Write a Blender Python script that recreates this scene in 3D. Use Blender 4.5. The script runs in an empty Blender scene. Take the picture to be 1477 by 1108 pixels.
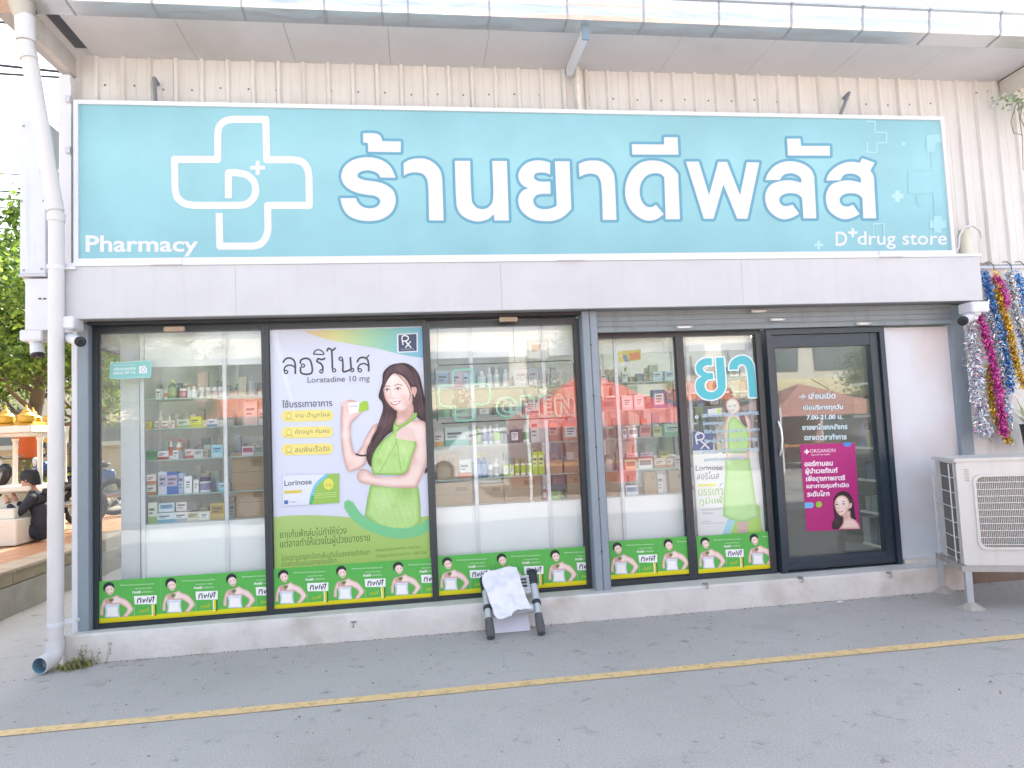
import bpy, bmesh, math, random
from mathutils import Vector, Matrix, geometry
random.seed(7)
S = bpy.context.scene
COL = S.collection
R = math.radians
# ------------------------------------------------------------------ camera
F_PX, CX, CY = 1000.0, 738.5, 554.0
EYE = Vector((0.0, -5.4, 1.5))
yaw, pitch, roll = R(7.892), R(3.941), R(-2.572)
FW = Vector((math.sin(yaw)*math.cos(pitch), math.cos(yaw)*math.cos(pitch), math.sin(pitch)))
R0 = Vector((math.cos(yaw), -math.sin(yaw), 0)); U0 = R0.cross(FW)
RT = R0*math.cos(roll) + U0*math.sin(roll); UP = -R0*math.sin(roll) + U0*math.cos(roll)
cam = bpy.data.cameras.new('camera'); camo = bpy.data.objects.new('camera', cam); COL.objects.link(camo)
cam.sensor_width = 36; cam.lens = 36*F_PX/1477; cam.clip_start = .05; cam.clip_end = 2000
camo.matrix_world = Matrix(((RT.x, UP.x, -FW.x, EYE.x), (RT.y, UP.y, -FW.y, EYE.y), (RT.z, UP.z, -FW.z, EYE.z), (0, 0, 0, 1)))
S.camera = camo
# ------------------------------------------------------------------ sky, sun, exposure
SUN_EL, SUN_AZ = R(40), R(17)      # azimuth from +y (behind the shop) towards +x
w = bpy.data.worlds.new('World'); S.world = w; w.use_nodes = True
nt = w.node_tree; bg = nt.nodes['Background']
sky = nt.nodes.new('ShaderNodeTexSky'); sky.sky_type = 'NISHITA'; sky.sun_disc = False
sky.sun_elevation = SUN_EL; sky.sun_rotation = SUN_AZ; sky.air_density = 1.0; sky.dust_density = 4.0; sky.ozone_density = 1.0
hs = nt.nodes.new('ShaderNodeHueSaturation'); hs.inputs['Saturation'].default_value = .55
nt.links.new(sky.outputs[0], hs.inputs['Color']); nt.links.new(hs.outputs[0], bg.inputs['Color'])
bg.inputs['Strength'].default_value = 0.15
sun = bpy.data.lights.new('sun', 'SUN'); sun.energy = 4.0; sun.angle = R(.5); sun.color = (1, .97, .92)
suno = bpy.data.objects.new('sun', sun); COL.objects.link(suno)
sd = Vector((math.sin(SUN_AZ)*math.cos(SUN_EL), math.cos(SUN_AZ)*math.cos(SUN_EL), math.sin(SUN_EL)))
suno.rotation_euler = sd.to_track_quat('Z', 'Y').to_euler(); suno.location = (0, 10, 20)
S.view_settings.view_transform = 'Standard'; S.view_settings.look = 'None'
S.view_settings.gamma = 1; S.view_settings.use_curve_mapping = False
S.view_settings.exposure = 2.0
S.cycles.use_denoising = True; S.cycles.max_bounces = 8; S.cycles.transparent_max_bounces = 24
S.cycles.sample_clamp_indirect = 6; S.cycles.caustics_reflective = False; S.cycles.caustics_refractive = False

# ------------------------------------------------------------------ measuring: where the sight line through a photo point meets a plane
def Pt(px, py, y=None, z=None, x=None):
    d = FW + RT*((px-CX)/F_PX) - UP*((py-CY)/F_PX)
    t = (y-EYE.y)/d.y if y is not None else (z-EYE.z)/d.z if z is not None else (x-EYE.x)/d.x
    return EYE + d*t
# ------------------------------------------------------------------ materials
def lin(h, k=1.0):
    if not isinstance(h, str): return (h[0], h[1], h[2], 1)
    h = h.lstrip('#'); o = []
    for i in (0, 2, 4):
        c = int(h[i:i+2], 16)/255
        o.append(min(1, (c/12.92 if c <= .04045 else ((c+.055)/1.055)**2.4)*k))
    return (o[0], o[1], o[2], 1)
MATS = {}
def mat(name, color=(.5, .5, .5), rough=.5, metal=0.0, spec=.5, var=0.0, vscale=3.0, bump=0.0, bscale=40.0, dark=None, streak=0.0, emit=0.0, trans=0.0):
    """Principled with mottled colour (var), stains (dark, streak) and fine relief (bump)."""
    if name in MATS: return MATS[name]
    m = bpy.data.materials.new(name); m.use_nodes = True; MATS[name] = m
    t = m.node_tree; b = t.nodes['Principled BSDF']; L = t.links.new
    c = lin(color)
    b.inputs['Base Color'].default_value = c; b.inputs['Roughness'].default_value = rough
    b.inputs['Metallic'].default_value = metal; b.inputs['Specular IOR Level'].default_value = spec
    if emit: b.inputs['Emission Color'].default_value = c; b.inputs['Emission Strength'].default_value = emit
    if trans: b.inputs['Transmission Weight'].default_value = trans
    if var or dark or bump or streak:
        tc = t.nodes.new('ShaderNodeTexCoord')
    if var or dark or streak:
        n = t.nodes.new('ShaderNodeTexNoise'); n.inputs['Scale'].default_value = vscale; n.inputs['Detail'].default_value = 7; n.inputs['Roughness'].default_value = .65
        L(tc.outputs['Object'], n.inputs['Vector'])
        mr = t.nodes.new('ShaderNodeMapRange'); mr.inputs['From Min'].default_value = .3; mr.inputs['From Max'].default_value = .7
        mr.inputs['To Min'].default_value = 1-var; mr.inputs['To Max'].default_value = 1+var*.6
        L(n.outputs['Fac'], mr.inputs['Value'])
        vm = t.nodes.new('ShaderNodeVectorMath'); vm.operation = 'SCALE'; vm.inputs[0].default_value = c[:3]
        L(mr.outputs[0], vm.inputs['Scale']); out = vm.outputs[0]
        if dark or streak:
            mp = t.nodes.new('ShaderNodeMapping'); mp.inputs['Scale'].default_value = (9, 9, .7) if streak else (1, 1, 1)
            L(tc.outputs['Object'], mp.inputs['Vector'])
            n2 = t.nodes.new('ShaderNodeTexNoise'); n2.inputs['Scale'].default_value = 1.6 if streak else vscale*.6; n2.inputs['Detail'].default_value = 8
            L(mp.outputs[0], n2.inputs['Vector'])
            m2 = t.nodes.new('ShaderNodeMapRange'); m2.inputs['From Min'].default_value = .53; m2.inputs['From Max'].default_value = .78
            m2.inputs['To Max'].default_value = streak or .6
            L(n2.outputs['Fac'], m2.inputs['Value'])
            mx = t.nodes.new('ShaderNodeMix'); mx.data_type = 'RGBA'; mx.inputs[7].default_value = lin(dark or '#8a8478')
            L(m2.outputs[0], mx.inputs[0]); L(out, mx.inputs[6]); out = mx.outputs[2]
        L(out, b.inputs['Base Color'])
    if bump:
        nb = t.nodes.new('ShaderNodeTexNoise'); nb.inputs['Scale'].default_value = bscale; nb.inputs['Detail'].default_value = 4
        L(tc.outputs['Object'], nb.inputs['Vector'])
        bp = t.nodes.new('ShaderNodeBump'); bp.inputs['Strength'].default_value = bump; bp.inputs['Distance'].default_value = .01
        L(nb.outputs['Fac'], bp.inputs['Height']); L(bp.outputs[0], b.inputs['Normal'])
    return m
def ink(h, rough=.45, gain=.93):
    """A printing ink: plain flat colour."""
    k = 'ink_' + h.lstrip('#') + ('' if gain == .93 else '_bright')
    return mat(k, tuple(min(.92, v) for v in lin(h, gain)[:3]), rough, spec=.35)
def gradient_ink(name, axis, a, b_, cols):
    if name in MATS: return MATS[name]
    m = bpy.data.materials.new(name); m.use_nodes = True; MATS[name] = m
    t = m.node_tree; b = t.nodes['Principled BSDF']; b.inputs['Roughness'].default_value = .45; b.inputs['Specular IOR Level'].default_value = .35
    tc = t.nodes.new('ShaderNodeTexCoord'); sx = t.nodes.new('ShaderNodeSeparateXYZ'); t.links.new(tc.outputs['Object'], sx.inputs[0])
    mr = t.nodes.new('ShaderNodeMapRange'); mr.inputs['From Min'].default_value = a; mr.inputs['From Max'].default_value = b_
    t.links.new(sx.outputs[axis], mr.inputs['Value'])
    cr = t.nodes.new('ShaderNodeValToRGB'); t.links.new(mr.outputs[0], cr.inputs[0])
    e = cr.color_ramp.elements; k_ = .93; e[0].color = lin(cols[0], k_); e[1].color = lin(cols[-1], k_)
    for i, c in enumerate(cols[1:-1]):
        q = e.new((i+1)/(len(cols)-1)); q.color = lin(c, k_)
    out = cr.outputs[0]
    if name.startswith('sign'):
        nz = t.nodes.new('ShaderNodeTexNoise'); nz.inputs['Scale'].default_value = 1.6; nz.inputs['Detail'].default_value = 5; t.links.new(tc.outputs['Object'], nz.inputs['Vector'])
        m3 = t.nodes.new('ShaderNodeMapRange'); m3.inputs['From Min'].default_value = .3; m3.inputs['From Max'].default_value = .7; m3.inputs['To Min'].default_value = .93; m3.inputs['To Max'].default_value = 1.07; t.links.new(nz.outputs['Fac'], m3.inputs['Value'])
        vm = t.nodes.new('ShaderNodeVectorMath'); vm.operation = 'SCALE'; t.links.new(out, vm.inputs[0]); t.links.new(m3.outputs[0], vm.inputs['Scale']); out = vm.outputs[0]
        mp = t.nodes.new('ShaderNodeMapping'); mp.inputs['Scale'].default_value = (3, 3, .6); t.links.new(tc.outputs['Object'], mp.inputs[0]); nb = t.nodes.new('ShaderNodeTexNoise'); nb.inputs['Scale'].default_value = 1.0; t.links.new(mp.outputs[0], nb.inputs['Vector'])
        bp = t.nodes.new('ShaderNodeBump'); bp.inputs['Strength'].default_value = .25; bp.inputs['Distance'].default_value = .02; t.links.new(nb.outputs['Fac'], bp.inputs['Height']); t.links.new(bp.outputs[0], b.inputs['Normal'])
    t.links.new(out, b.inputs['Base Color'])
    return m
def glass_mat(name, tint=(.99, 1.0, .995), base=.05, veil=.035):
    """Window glass: clear with the mirror image of the street on it."""
    if name in MATS: return MATS[name]
    m = bpy.data.materials.new(name); m.use_nodes = True; MATS[name] = m
    t = m.node_tree; t.nodes.remove(t.nodes['Principled BSDF']); o = t.nodes['Material Output']
    tr = t.nodes.new('ShaderNodeBsdfTransparent'); tr.inputs[0].default_value = (*tint, 1)
    gl = t.nodes.new('ShaderNodeBsdfGlossy'); gl.inputs['Roughness'].default_value = 0.0; gl.inputs['Color'].default_value = (1, 1, 1, 1)
    lw = t.nodes.new('ShaderNodeLayerWeight'); lw.inputs['Blend'].default_value = .5
    pw = t.nodes.new('ShaderNodeMath'); pw.operation = 'POWER'; pw.inputs[1].default_value = 5
    t.links.new(lw.outputs['Facing'], pw.inputs[0])
    mr = t.nodes.new('ShaderNodeMapRange'); mr.inputs['From Min'].default_value = 0; mr.inputs['From Max'].default_value = 1
    mr.inputs['To Min'].default_value = base; mr.inputs['To Max'].default_value = 1
    mx = t.nodes.new('ShaderNodeMixShader')
    tc = t.nodes.new('ShaderNodeTexCoord'); nz = t.nodes.new('ShaderNodeTexNoise'); nz.inputs['Scale'].default_value = 1.3
    bp = t.nodes.new('ShaderNodeBump'); bp.inputs['Strength'].default_value = .02; bp.inputs['Distance'].default_value = .05
    t.links.new(tc.outputs['Object'], nz.inputs['Vector']); t.links.new(nz.outputs['Fac'], bp.inputs['Height']); t.links.new(bp.outputs[0], gl.inputs['Normal'])
    t.links.new(pw.outputs[0], mr.inputs['Value']); t.links.new(mr.outputs[0], mx.inputs[0])
    t.links.new(tr.outputs[0], mx.inputs[1]); t.links.new(gl.outputs[0], mx.inputs[2])
    df = t.nodes.new('ShaderNodeBsdfDiffuse'); df.inputs[0].default_value = (.8, .8, .79, 1); m2 = t.nodes.new('ShaderNodeMixShader')     # pale diffuse film, puts a milky veiling glare into the glass
    n2 = t.nodes.new('ShaderNodeTexNoise'); n2.inputs['Scale'].default_value = 2.2; n2.inputs['Detail'].default_value = 5; t.links.new(tc.outputs['Object'], n2.inputs['Vector'])
    r2 = t.nodes.new('ShaderNodeMapRange'); r2.inputs['To Min'].default_value = veil*.6; r2.inputs['To Max'].default_value = veil*1.4; t.links.new(n2.outputs['Fac'], r2.inputs['Value'])
    t.links.new(r2.outputs[0], m2.inputs[0]); t.links.new(mx.outputs[0], m2.inputs[1]); t.links.new(df.outputs[0], m2.inputs[2]); t.links.new(m2.outputs[0], o.inputs['Surface'])
    return m
# ------------------------------------------------------------------ mesh builder and scene tags
class MB:
    def __init__(s): s.v = []; s.f = []; s.mi = []; s.cur = 0
    def add(s, vs, fs):
        n = len(s.v); s.v += [tuple(p) for p in vs]; s.f += [[n+i for i in f] for f in fs]; s.mi += [s.cur]*len(fs); return s
    def box(s, x0, x1, y0, y1, z0, z1):
        vs = [(x, y, z) for x in (x0, x1) for y in (y0, y1) for z in (z0, z1)]
        return s.add(vs, [(0, 1, 3, 2), (4, 6, 7, 5), (0, 4, 5, 1), (2, 3, 7, 6), (0, 2, 6, 4), (1, 5, 7, 3)])
    def prism(s, pts, y0, y1):
        """XZ outline, pushed from y0 (front) back to y1."""
        n = len(pts); vs = [(x, y0, z) for x, z in pts] + [(x, y1, z) for x, z in pts]
        return s.add(vs, [tuple(range(n)), tuple(range(2*n-1, n-1, -1))] + [(i, n+i, n+(i+1) % n, (i+1) % n) for i in range(n)])
    def extr(s, pts, d):
        """any planar 3-D outline pushed along d."""
        n = len(pts); d = Vector(d); vs = [Vector(p) for p in pts] + [Vector(p)+d for p in pts]
        return s.add(vs, [tuple(range(n)), tuple(range(2*n-1, n-1, -1))] + [(i, n+i, n+(i+1) % n, (i+1) % n) for i in range(n)])
    def tube(s, pts, r, n=8, caps=True):
        pts = [Vector(p) for p in pts]; rs = r if isinstance(r, (list, tuple)) else [r]*len(pts)
        vs = []; fs = []; prev = None
        for i, p in enumerate(pts):
            a = pts[min(i+1, len(pts)-1)] - pts[max(i-1, 0)]
            a = a.normalized() if a.length > 1e-9 else Vector((0, 0, 1))
            if prev is None: u = a.orthogonal().normalized()
            else:
                u = prev - a*prev.dot(a); u = u.normalized() if u.length > 1e-6 else a.orthogonal().normalized()
            prev = u; v = a.cross(u)
            for k in range(n):
                th = 2*math.pi*k/n; vs.append(p + (u*math.cos(th)+v*math.sin(th))*rs[i])
        for i in range(len(pts)-1):
            for k in range(n):
                k2 = (k+1) % n; fs.append((i*n+k, i*n+k2, (i+1)*n+k2, (i+1)*n+k))
        if caps: fs.append(tuple(range(n-1, -1, -1))); fs.append(tuple((len(pts)-1)*n+k for k in range(n)))
        return s.add(vs, fs)
    def lathe(s, prof, cx, cy, n=12, z0=0.0):
        vs = [(cx+r*math.cos(2*math.pi*k/n), cy+r*math.sin(2*math.pi*k/n), z0+z) for r, z in prof for k in range(n)]
        fs = [(i*n+k, i*n+(k+1) % n, (i+1)*n+(k+1) % n, (i+1)*n+k) for i in range(len(prof)-1) for k in range(n)]
        fs += [tuple(range(n-1, -1, -1)), tuple((len(prof)-1)*n+k for k in range(n))]
        return s.add(vs, fs)
    def mesh(s, name, mats, bevel=0, smooth=False):
        me = bpy.data.meshes.new(name); me.from_pydata(s.v, [], s.f)
        for m in (mats if isinstance(mats, (list, tuple)) else [mats]): me.materials.append(m)
        me.polygons.foreach_set('material_index', s.mi)
        if bevel or smooth:
            bm = bmesh.new(); bm.from_mesh(me); bmesh.ops.recalc_face_normals(bm, faces=bm.faces)
            if bevel: bmesh.ops.bevel(bm, geom=[e for e in bm.edges if len(e.link_faces) == 2 and e.calc_face_angle(0) > .6], offset=bevel, segments=2, affect='EDGES', clamp_overlap=True)
            bm.to_mesh(me); bm.free()
        if smooth:
            me.shade_smooth(); me.set_sharp_from_angle(angle=R(38))
        me.update(); return me
    def obj(s, name, mats, parent=None, bevel=0, smooth=False):
        return link(name, s.mesh(name, mats, bevel, smooth), parent)
def link(name, data, parent=None):
    o = bpy.data.objects.new(name, data); COL.objects.link(o)
    if parent is not None: o.parent = parent
    return o
def tag(o, label=None, cat=None, group=None, kind=None):
    if label: o['label'] = label
    if cat: o['category'] = cat
    if group: o['group'] = group
    if kind: o['kind'] = kind
    return o
def thing(name, label, cat, loc=(0, 0, 0), group=None, rz=0):
    o = bpy.data.objects.new(name, None); COL.objects.link(o); o.location = loc; o.rotation_euler = (0, 0, rz); o.empty_display_size = .1
    return tag(o, label, cat, group)
def copy_tree(o, parent=None):
    c = o.copy(); COL.objects.link(c); c.parent = parent
    for ch in o.children: copy_tree(ch, c)
    return c
# ------------------------------------------------------------------ flat print: outlines, strokes, lettering
def cr(pts, closed=True, step=6):
    """Smooth an outline; points with a third entry are corners."""
    n = len(pts); out = []
    P = [Vector((p[0], p[1])) for p in pts]; K = [len(p) > 2 for p in pts]
    for i in range(n if closed else n-1):
        a, b = P[i], P[(i+1) % n]; ka, kb = K[i], K[(i+1) % n]
        if not closed and i == 0: ka = True
        if not closed and i == n-2: kb = True
        out.append((a.x, a.y))
        if ka and kb: continue
        p0 = a-(b-a) if ka else P[i-1]; p3 = b+(b-a) if kb else P[(i+2) % n]
        d1 = max((b-a).length**.5, 1e-4); d0 = max((a-p0).length**.5, 1e-4); d2 = max((p3-b).length**.5, 1e-4)
        m1 = ((a-p0)/d0 - (b-p0)/(d0+d1) + (b-a)/d1)*d1; m2 = ((b-a)/d1 - (p3-a)/(d1+d2) + (p3-b)/d2)*d1
        for k in range(1, step):
            t = k/step; t2 = t*t; t3 = t2*t
            q = a*(2*t3-3*t2+1) + m1*(t3-2*t2+t) + b*(-2*t3+3*t2) + m2*(t3-t2); out.append((q.x, q.y))
    if not closed: out.append((P[-1].x, P[-1].y))
    return out
def union2d(polys):
    vs = []; fs = []
    for p in polys:
        n = len(vs); vs += [Vector(q) for q in p]; f = list(range(n, n+len(p)))
        A = sum(p[i][0]*p[(i+1) % len(p)][1]-p[(i+1) % len(p)][0]*p[i][1] for i in range(len(p)))
        fs.append(f if A > 0 else f[::-1])
    r = geometry.delaunay_2d_cdt(vs, [], fs, 0, 1e-5)
    return [tuple(v) for v in r[0]], [f for f, of in zip(r[2], r[5]) if of]
def disc(c, r, n=12): return [(c[0]+r*math.cos(2*math.pi*k/n), c[1]+r*math.sin(2*math.pi*k/n)) for k in range(n)]
def ellipse(cx, cy, rx, ry, n=20, a=0):
    ca, sa = math.cos(a), math.sin(a); o = []
    for k in range(n):
        x, y = rx*math.cos(2*math.pi*k/n), ry*math.sin(2*math.pi*k/n); o.append((cx+x*ca-y*sa, cy+x*sa+y*ca))
    return o
def stroke_polys(pts, wd, closed=False, round_ends=False):
    out = []; n = len(pts)
    for i in range(n if closed else n-1):
        a, b = Vector(pts[i]), Vector(pts[(i+1) % n]); d = b-a
        if d.length < 1e-6: continue
        d.normalize(); q = Vector((-d.y, d.x))*wd/2
        out.append([tuple(a+q), tuple(b+q), tuple(b-q), tuple(a-q)])
    for i, p in enumerate(pts):
        if closed or round_ends or 0 < i < n-1: out.append(disc(p, wd/2))
    return out
def clip_poly(p, xmax):
    o = []
    for i in range(len(p)):
        a, b = p[i], p[(i+1) % len(p)]
        if a[0] <= xmax: o.append(a)
        if (a[0] <= xmax) != (b[0] <= xmax):
            t = (xmax-a[0])/(b[0]-a[0]); o.append((xmax, a[1]+(b[1]-a[1])*t))
    return o
_TX = {}
def text_geo(s, bold=0.0, shear=0.0, space=1.0):
    k = (s, bold, shear, space)
    if k not in _TX:
        c = bpy.data.curves.new('lettering', 'FONT'); c.body = s; c.size = 1; c.offset = bold; c.shear = shear; c.resolution_u = 3; c.space_character = space
        o = bpy.data.objects.new('lettering', c); COL.objects.link(o); bpy.context.view_layer.update()
        me = bpy.data.meshes.new_from_object(o.evaluated_get(bpy.context.evaluated_depsgraph_get()))
        vs = [(v.co.x, v.co.y) for v in me.vertices]; fs = [tuple(p.vertices) for p in me.polygons]
        bpy.data.objects.remove(o); bpy.data.curves.remove(c); bpy.data.meshes.remove(me)
        _TX[k] = (vs, fs)
    return _TX[k]
def picture_ink():
    """Printed picture: the colour of every dot of the print is stored on the sheet itself."""
    if 'printed_picture' in MATS: return MATS['printed_picture']
    m = mat('printed_picture', '#808080', .45, spec=.35); t = m.node_tree
    a = t.nodes.new('ShaderNodeAttribute'); a.attribute_name = 'print'; t.links.new(a.outputs['Color'], t.nodes['Principled BSDF'].inputs['Base Color'])
    return m
class Art:
    """Flat print on the plane y = Y, in layers a hair apart. fr = (ox, oy, scale) of the measuring frame."""
    def __init__(s, Y, d=.0005, mapping=None):
        s.Y = Y; s.d = d; s.k = 0; s.mb = MB(); s.mats = []; s.map = mapping or s.photo; s.fr = (0, 0, 1); s.xmax = None; s.gain = .93; s.cols = {}
    def photo(s, x, y, Y):
        p = Pt(s.fr[0]+x/s.fr[2], s.fr[1]+y/s.fr[2], y=s.Y); return (p.x, Y, p.z)
    def slot(s, h):
        m = h if not isinstance(h, str) else ink(h, gain=s.gain)
        if m not in s.mats: s.mats.append(m)
        s.mb.cur = s.mats.index(m)
    def raw(s, vs, fs, h, same=False):
        s.slot(h)
        if not same: s.k += 1
        s.mb.add([s.map(x, y, s.Y-s.k*s.d) for x, y in vs], fs); return s
    def poly(s, pts, h, smooth=False, same=False):
        p = cr(pts) if smooth else [(q[0], q[1]) for q in pts]
        if s.xmax is not None: p = clip_poly(p, s.xmax)
        if len(p) < 3: return s
        t = geometry.tessellate_polygon([[Vector((a, b, 0)) for a, b in p]])
        return s.raw(p, [tuple(f) for f in t], h, same)
    def shade(s, pts, base, edge, wd, blobs=(), grain=0.0, smooth=True, n=None, gdir=(1, .15)):
        """A toned shape, as a photographic print shows it: tone runs from edge to base colour over wd, plus soft blobs and streaks."""
        p = cr(pts) if smooth else [(q[0], q[1]) for q in pts]
        if s.xmax is not None: p = clip_poly(p, s.xmax)
        if len(p) < 3: return s
        xs = [q[0] for q in p]; ys = [q[1] for q in p]; w_, h_ = max(xs)-min(xs), max(ys)-min(ys)
        st_ = n or max(wd*.35, (w_*h_/900)**.5); rnd = random.Random(len(p)); V = [Vector(q) for q in p]; x = min(xs)+st_/2
        while x < max(xs):
            y = min(ys)+st_/2
            while y < max(ys): V.append(Vector((x+rnd.uniform(-.2, .2)*st_, y+rnd.uniform(-.2, .2)*st_))); y += st_
            x += st_
        A = sum(p[i][0]*p[(i+1) % len(p)][1]-p[(i+1) % len(p)][0]*p[i][1] for i in range(len(p)))
        f = list(range(len(p)))
        r = geometry.delaunay_2d_cdt(V, [], [f if A > 0 else f[::-1]], 1, 1e-5); vv = r[0]; ff = r[2]
        B_, E_ = lin(base, s.gain), lin(edge, s.gain); m = len(p); cols = []
        for q in vv:
            d = 1e9
            for i in range(m):
                ax, ay = p[i]; bx, by = p[(i+1) % m]; dx, dy = bx-ax, by-ay; L2 = dx*dx+dy*dy or 1
                t_ = min(1, max(0, ((q.x-ax)*dx+(q.y-ay)*dy)/L2)); e = (q.x-ax-t_*dx)**2+(q.y-ay-t_*dy)**2
                if e < d: d = e
            k = min(1, d**.5/wd); k = k*k*(3-2*k); c = [E_[j]*(1-k)+B_[j]*k for j in range(3)]
            for bx, by, br, bc, bs in blobs:
                g_ = bs*math.exp(-((q.x-bx)**2+(q.y-by)**2)/(br*br)); C_ = lin(bc, s.gain); c = [c[j]*(1-g_)+C_[j]*g_ for j in range(3)]
            if grain:
                u = q.x*gdir[0]+q.y*gdir[1]; g_ = 1+grain*(math.sin(u*.42)+.6*math.sin(u*.93+1.3)+.5*rnd.uniform(-1, 1)); c = [max(0, v*g_) for v in c]
            cols.append(tuple(min(.92, v) for v in c))
        i0 = len(s.mb.v); s.raw([tuple(v) for v in vv], [tuple(q) for q in ff], picture_ink())
        for i, c in enumerate(cols): s.cols[i0+i] = c
        return s
    def mesh(s, name):
        me = s.mb.mesh(name, s.mats)
        if s.cols:
            at = me.attributes.new('print', 'FLOAT_COLOR', 'POINT')
            for i, c in s.cols.items(): at.data[i].color = (*c, 1)
        return me
    def fill(s, polys, h, same=False):
        if s.xmax is not None: polys = [q for q in (clip_poly(p, s.xmax) for p in polys) if len(q) > 2]
        if not polys: return s
        v, f = union2d(polys); return s.raw(v, f, h, same)
    def stroke(s, pts, wd, h, closed=False, smooth=True, round_ends=False, same=False):
        p = cr(pts, closed) if smooth else [(q[0], q[1]) for q in pts]
        return s.fill(stroke_polys(p, wd, closed, round_ends), h, same)
    def text(s, t, quad, h, bold=0.0, shear=0.0, space=1.0, same=False):
        """quad: tl, tr, br, bl of the lettering's own bounds."""
        vs, fs = text_geo(t, bold, shear, space)
        if not vs: return s
        x0 = min(v[0] for v in vs); x1 = max(v[0] for v in vs); y0 = min(v[1] for v in vs); y1 = max(v[1] for v in vs)
        tl, tr, br, bl = [Vector(q) for q in quad]; o = []
        for x, y in vs:
            u = (x-x0)/(x1-x0); v = (y-y0)/(y1-y0); q = (bl*(1-u)+br*u)*(1-v)+(tl*(1-u)+tr*u)*v; o.append((q.x, q.y))
        if s.xmax is not None:
            for f in fs:
                if max(o[i][0] for i in f) <= s.xmax: pass
            fs = [f for f in fs if max(o[i][0] for i in f) <= s.xmax]
        return s.raw(o, fs, h, same)
    def line(s, t, x0, x1, yb, hgt, h, slope=0.0, **k):
        """lettering on a baseline box: left x, right x, bottom y at the left, height."""
        dy = (x1-x0)*slope
        return s.text(t, ((x0, yb-hgt), (x1, yb-hgt+dy), (x1, yb+dy), (x0, yb)), h, **k)
    def obj(s, name, parent=None):
        return link(name, s.mesh(name), parent)
# shared paints
WHITE = mat('white_render', '#e6e6ea', .75, var=.05, vscale=1.4, bump=.15, bscale=30)
WHITE_METAL = mat('white_sheet_metal', '#d8dae1', .45, var=.04, vscale=.9, dark='#b9b9bd', streak=.35)
TRIM = mat('white_trim', '#dddfe5', .4, var=.03)
DARK = mat('charcoal_aluminium', '#2f373d', .32, var=.08, vscale=6, spec=.6)
GREY = mat('grey_painted_steel', '#8c99a4', .42, var=.06, vscale=3, dark='#6d7780', streak=.3)
GLASS = glass_mat('window_glass')
PVC = mat('white_plastic_pipe', '#d6d5d6', .4, var=.05, vscale=2, dark='#c4bdb0', streak=.3)
BLACK = mat('black_plastic', '#24262a', .45)
KRAFT = mat('brown_cardboard', '#a58d6c', .85, var=.08, vscale=5)
STEEL = mat('dull_steel', '#9a9fa4', .35, metal=.8)
CWHITE = mat('cabinet_white', '#f1f6f6', .3, var=.02)
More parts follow.
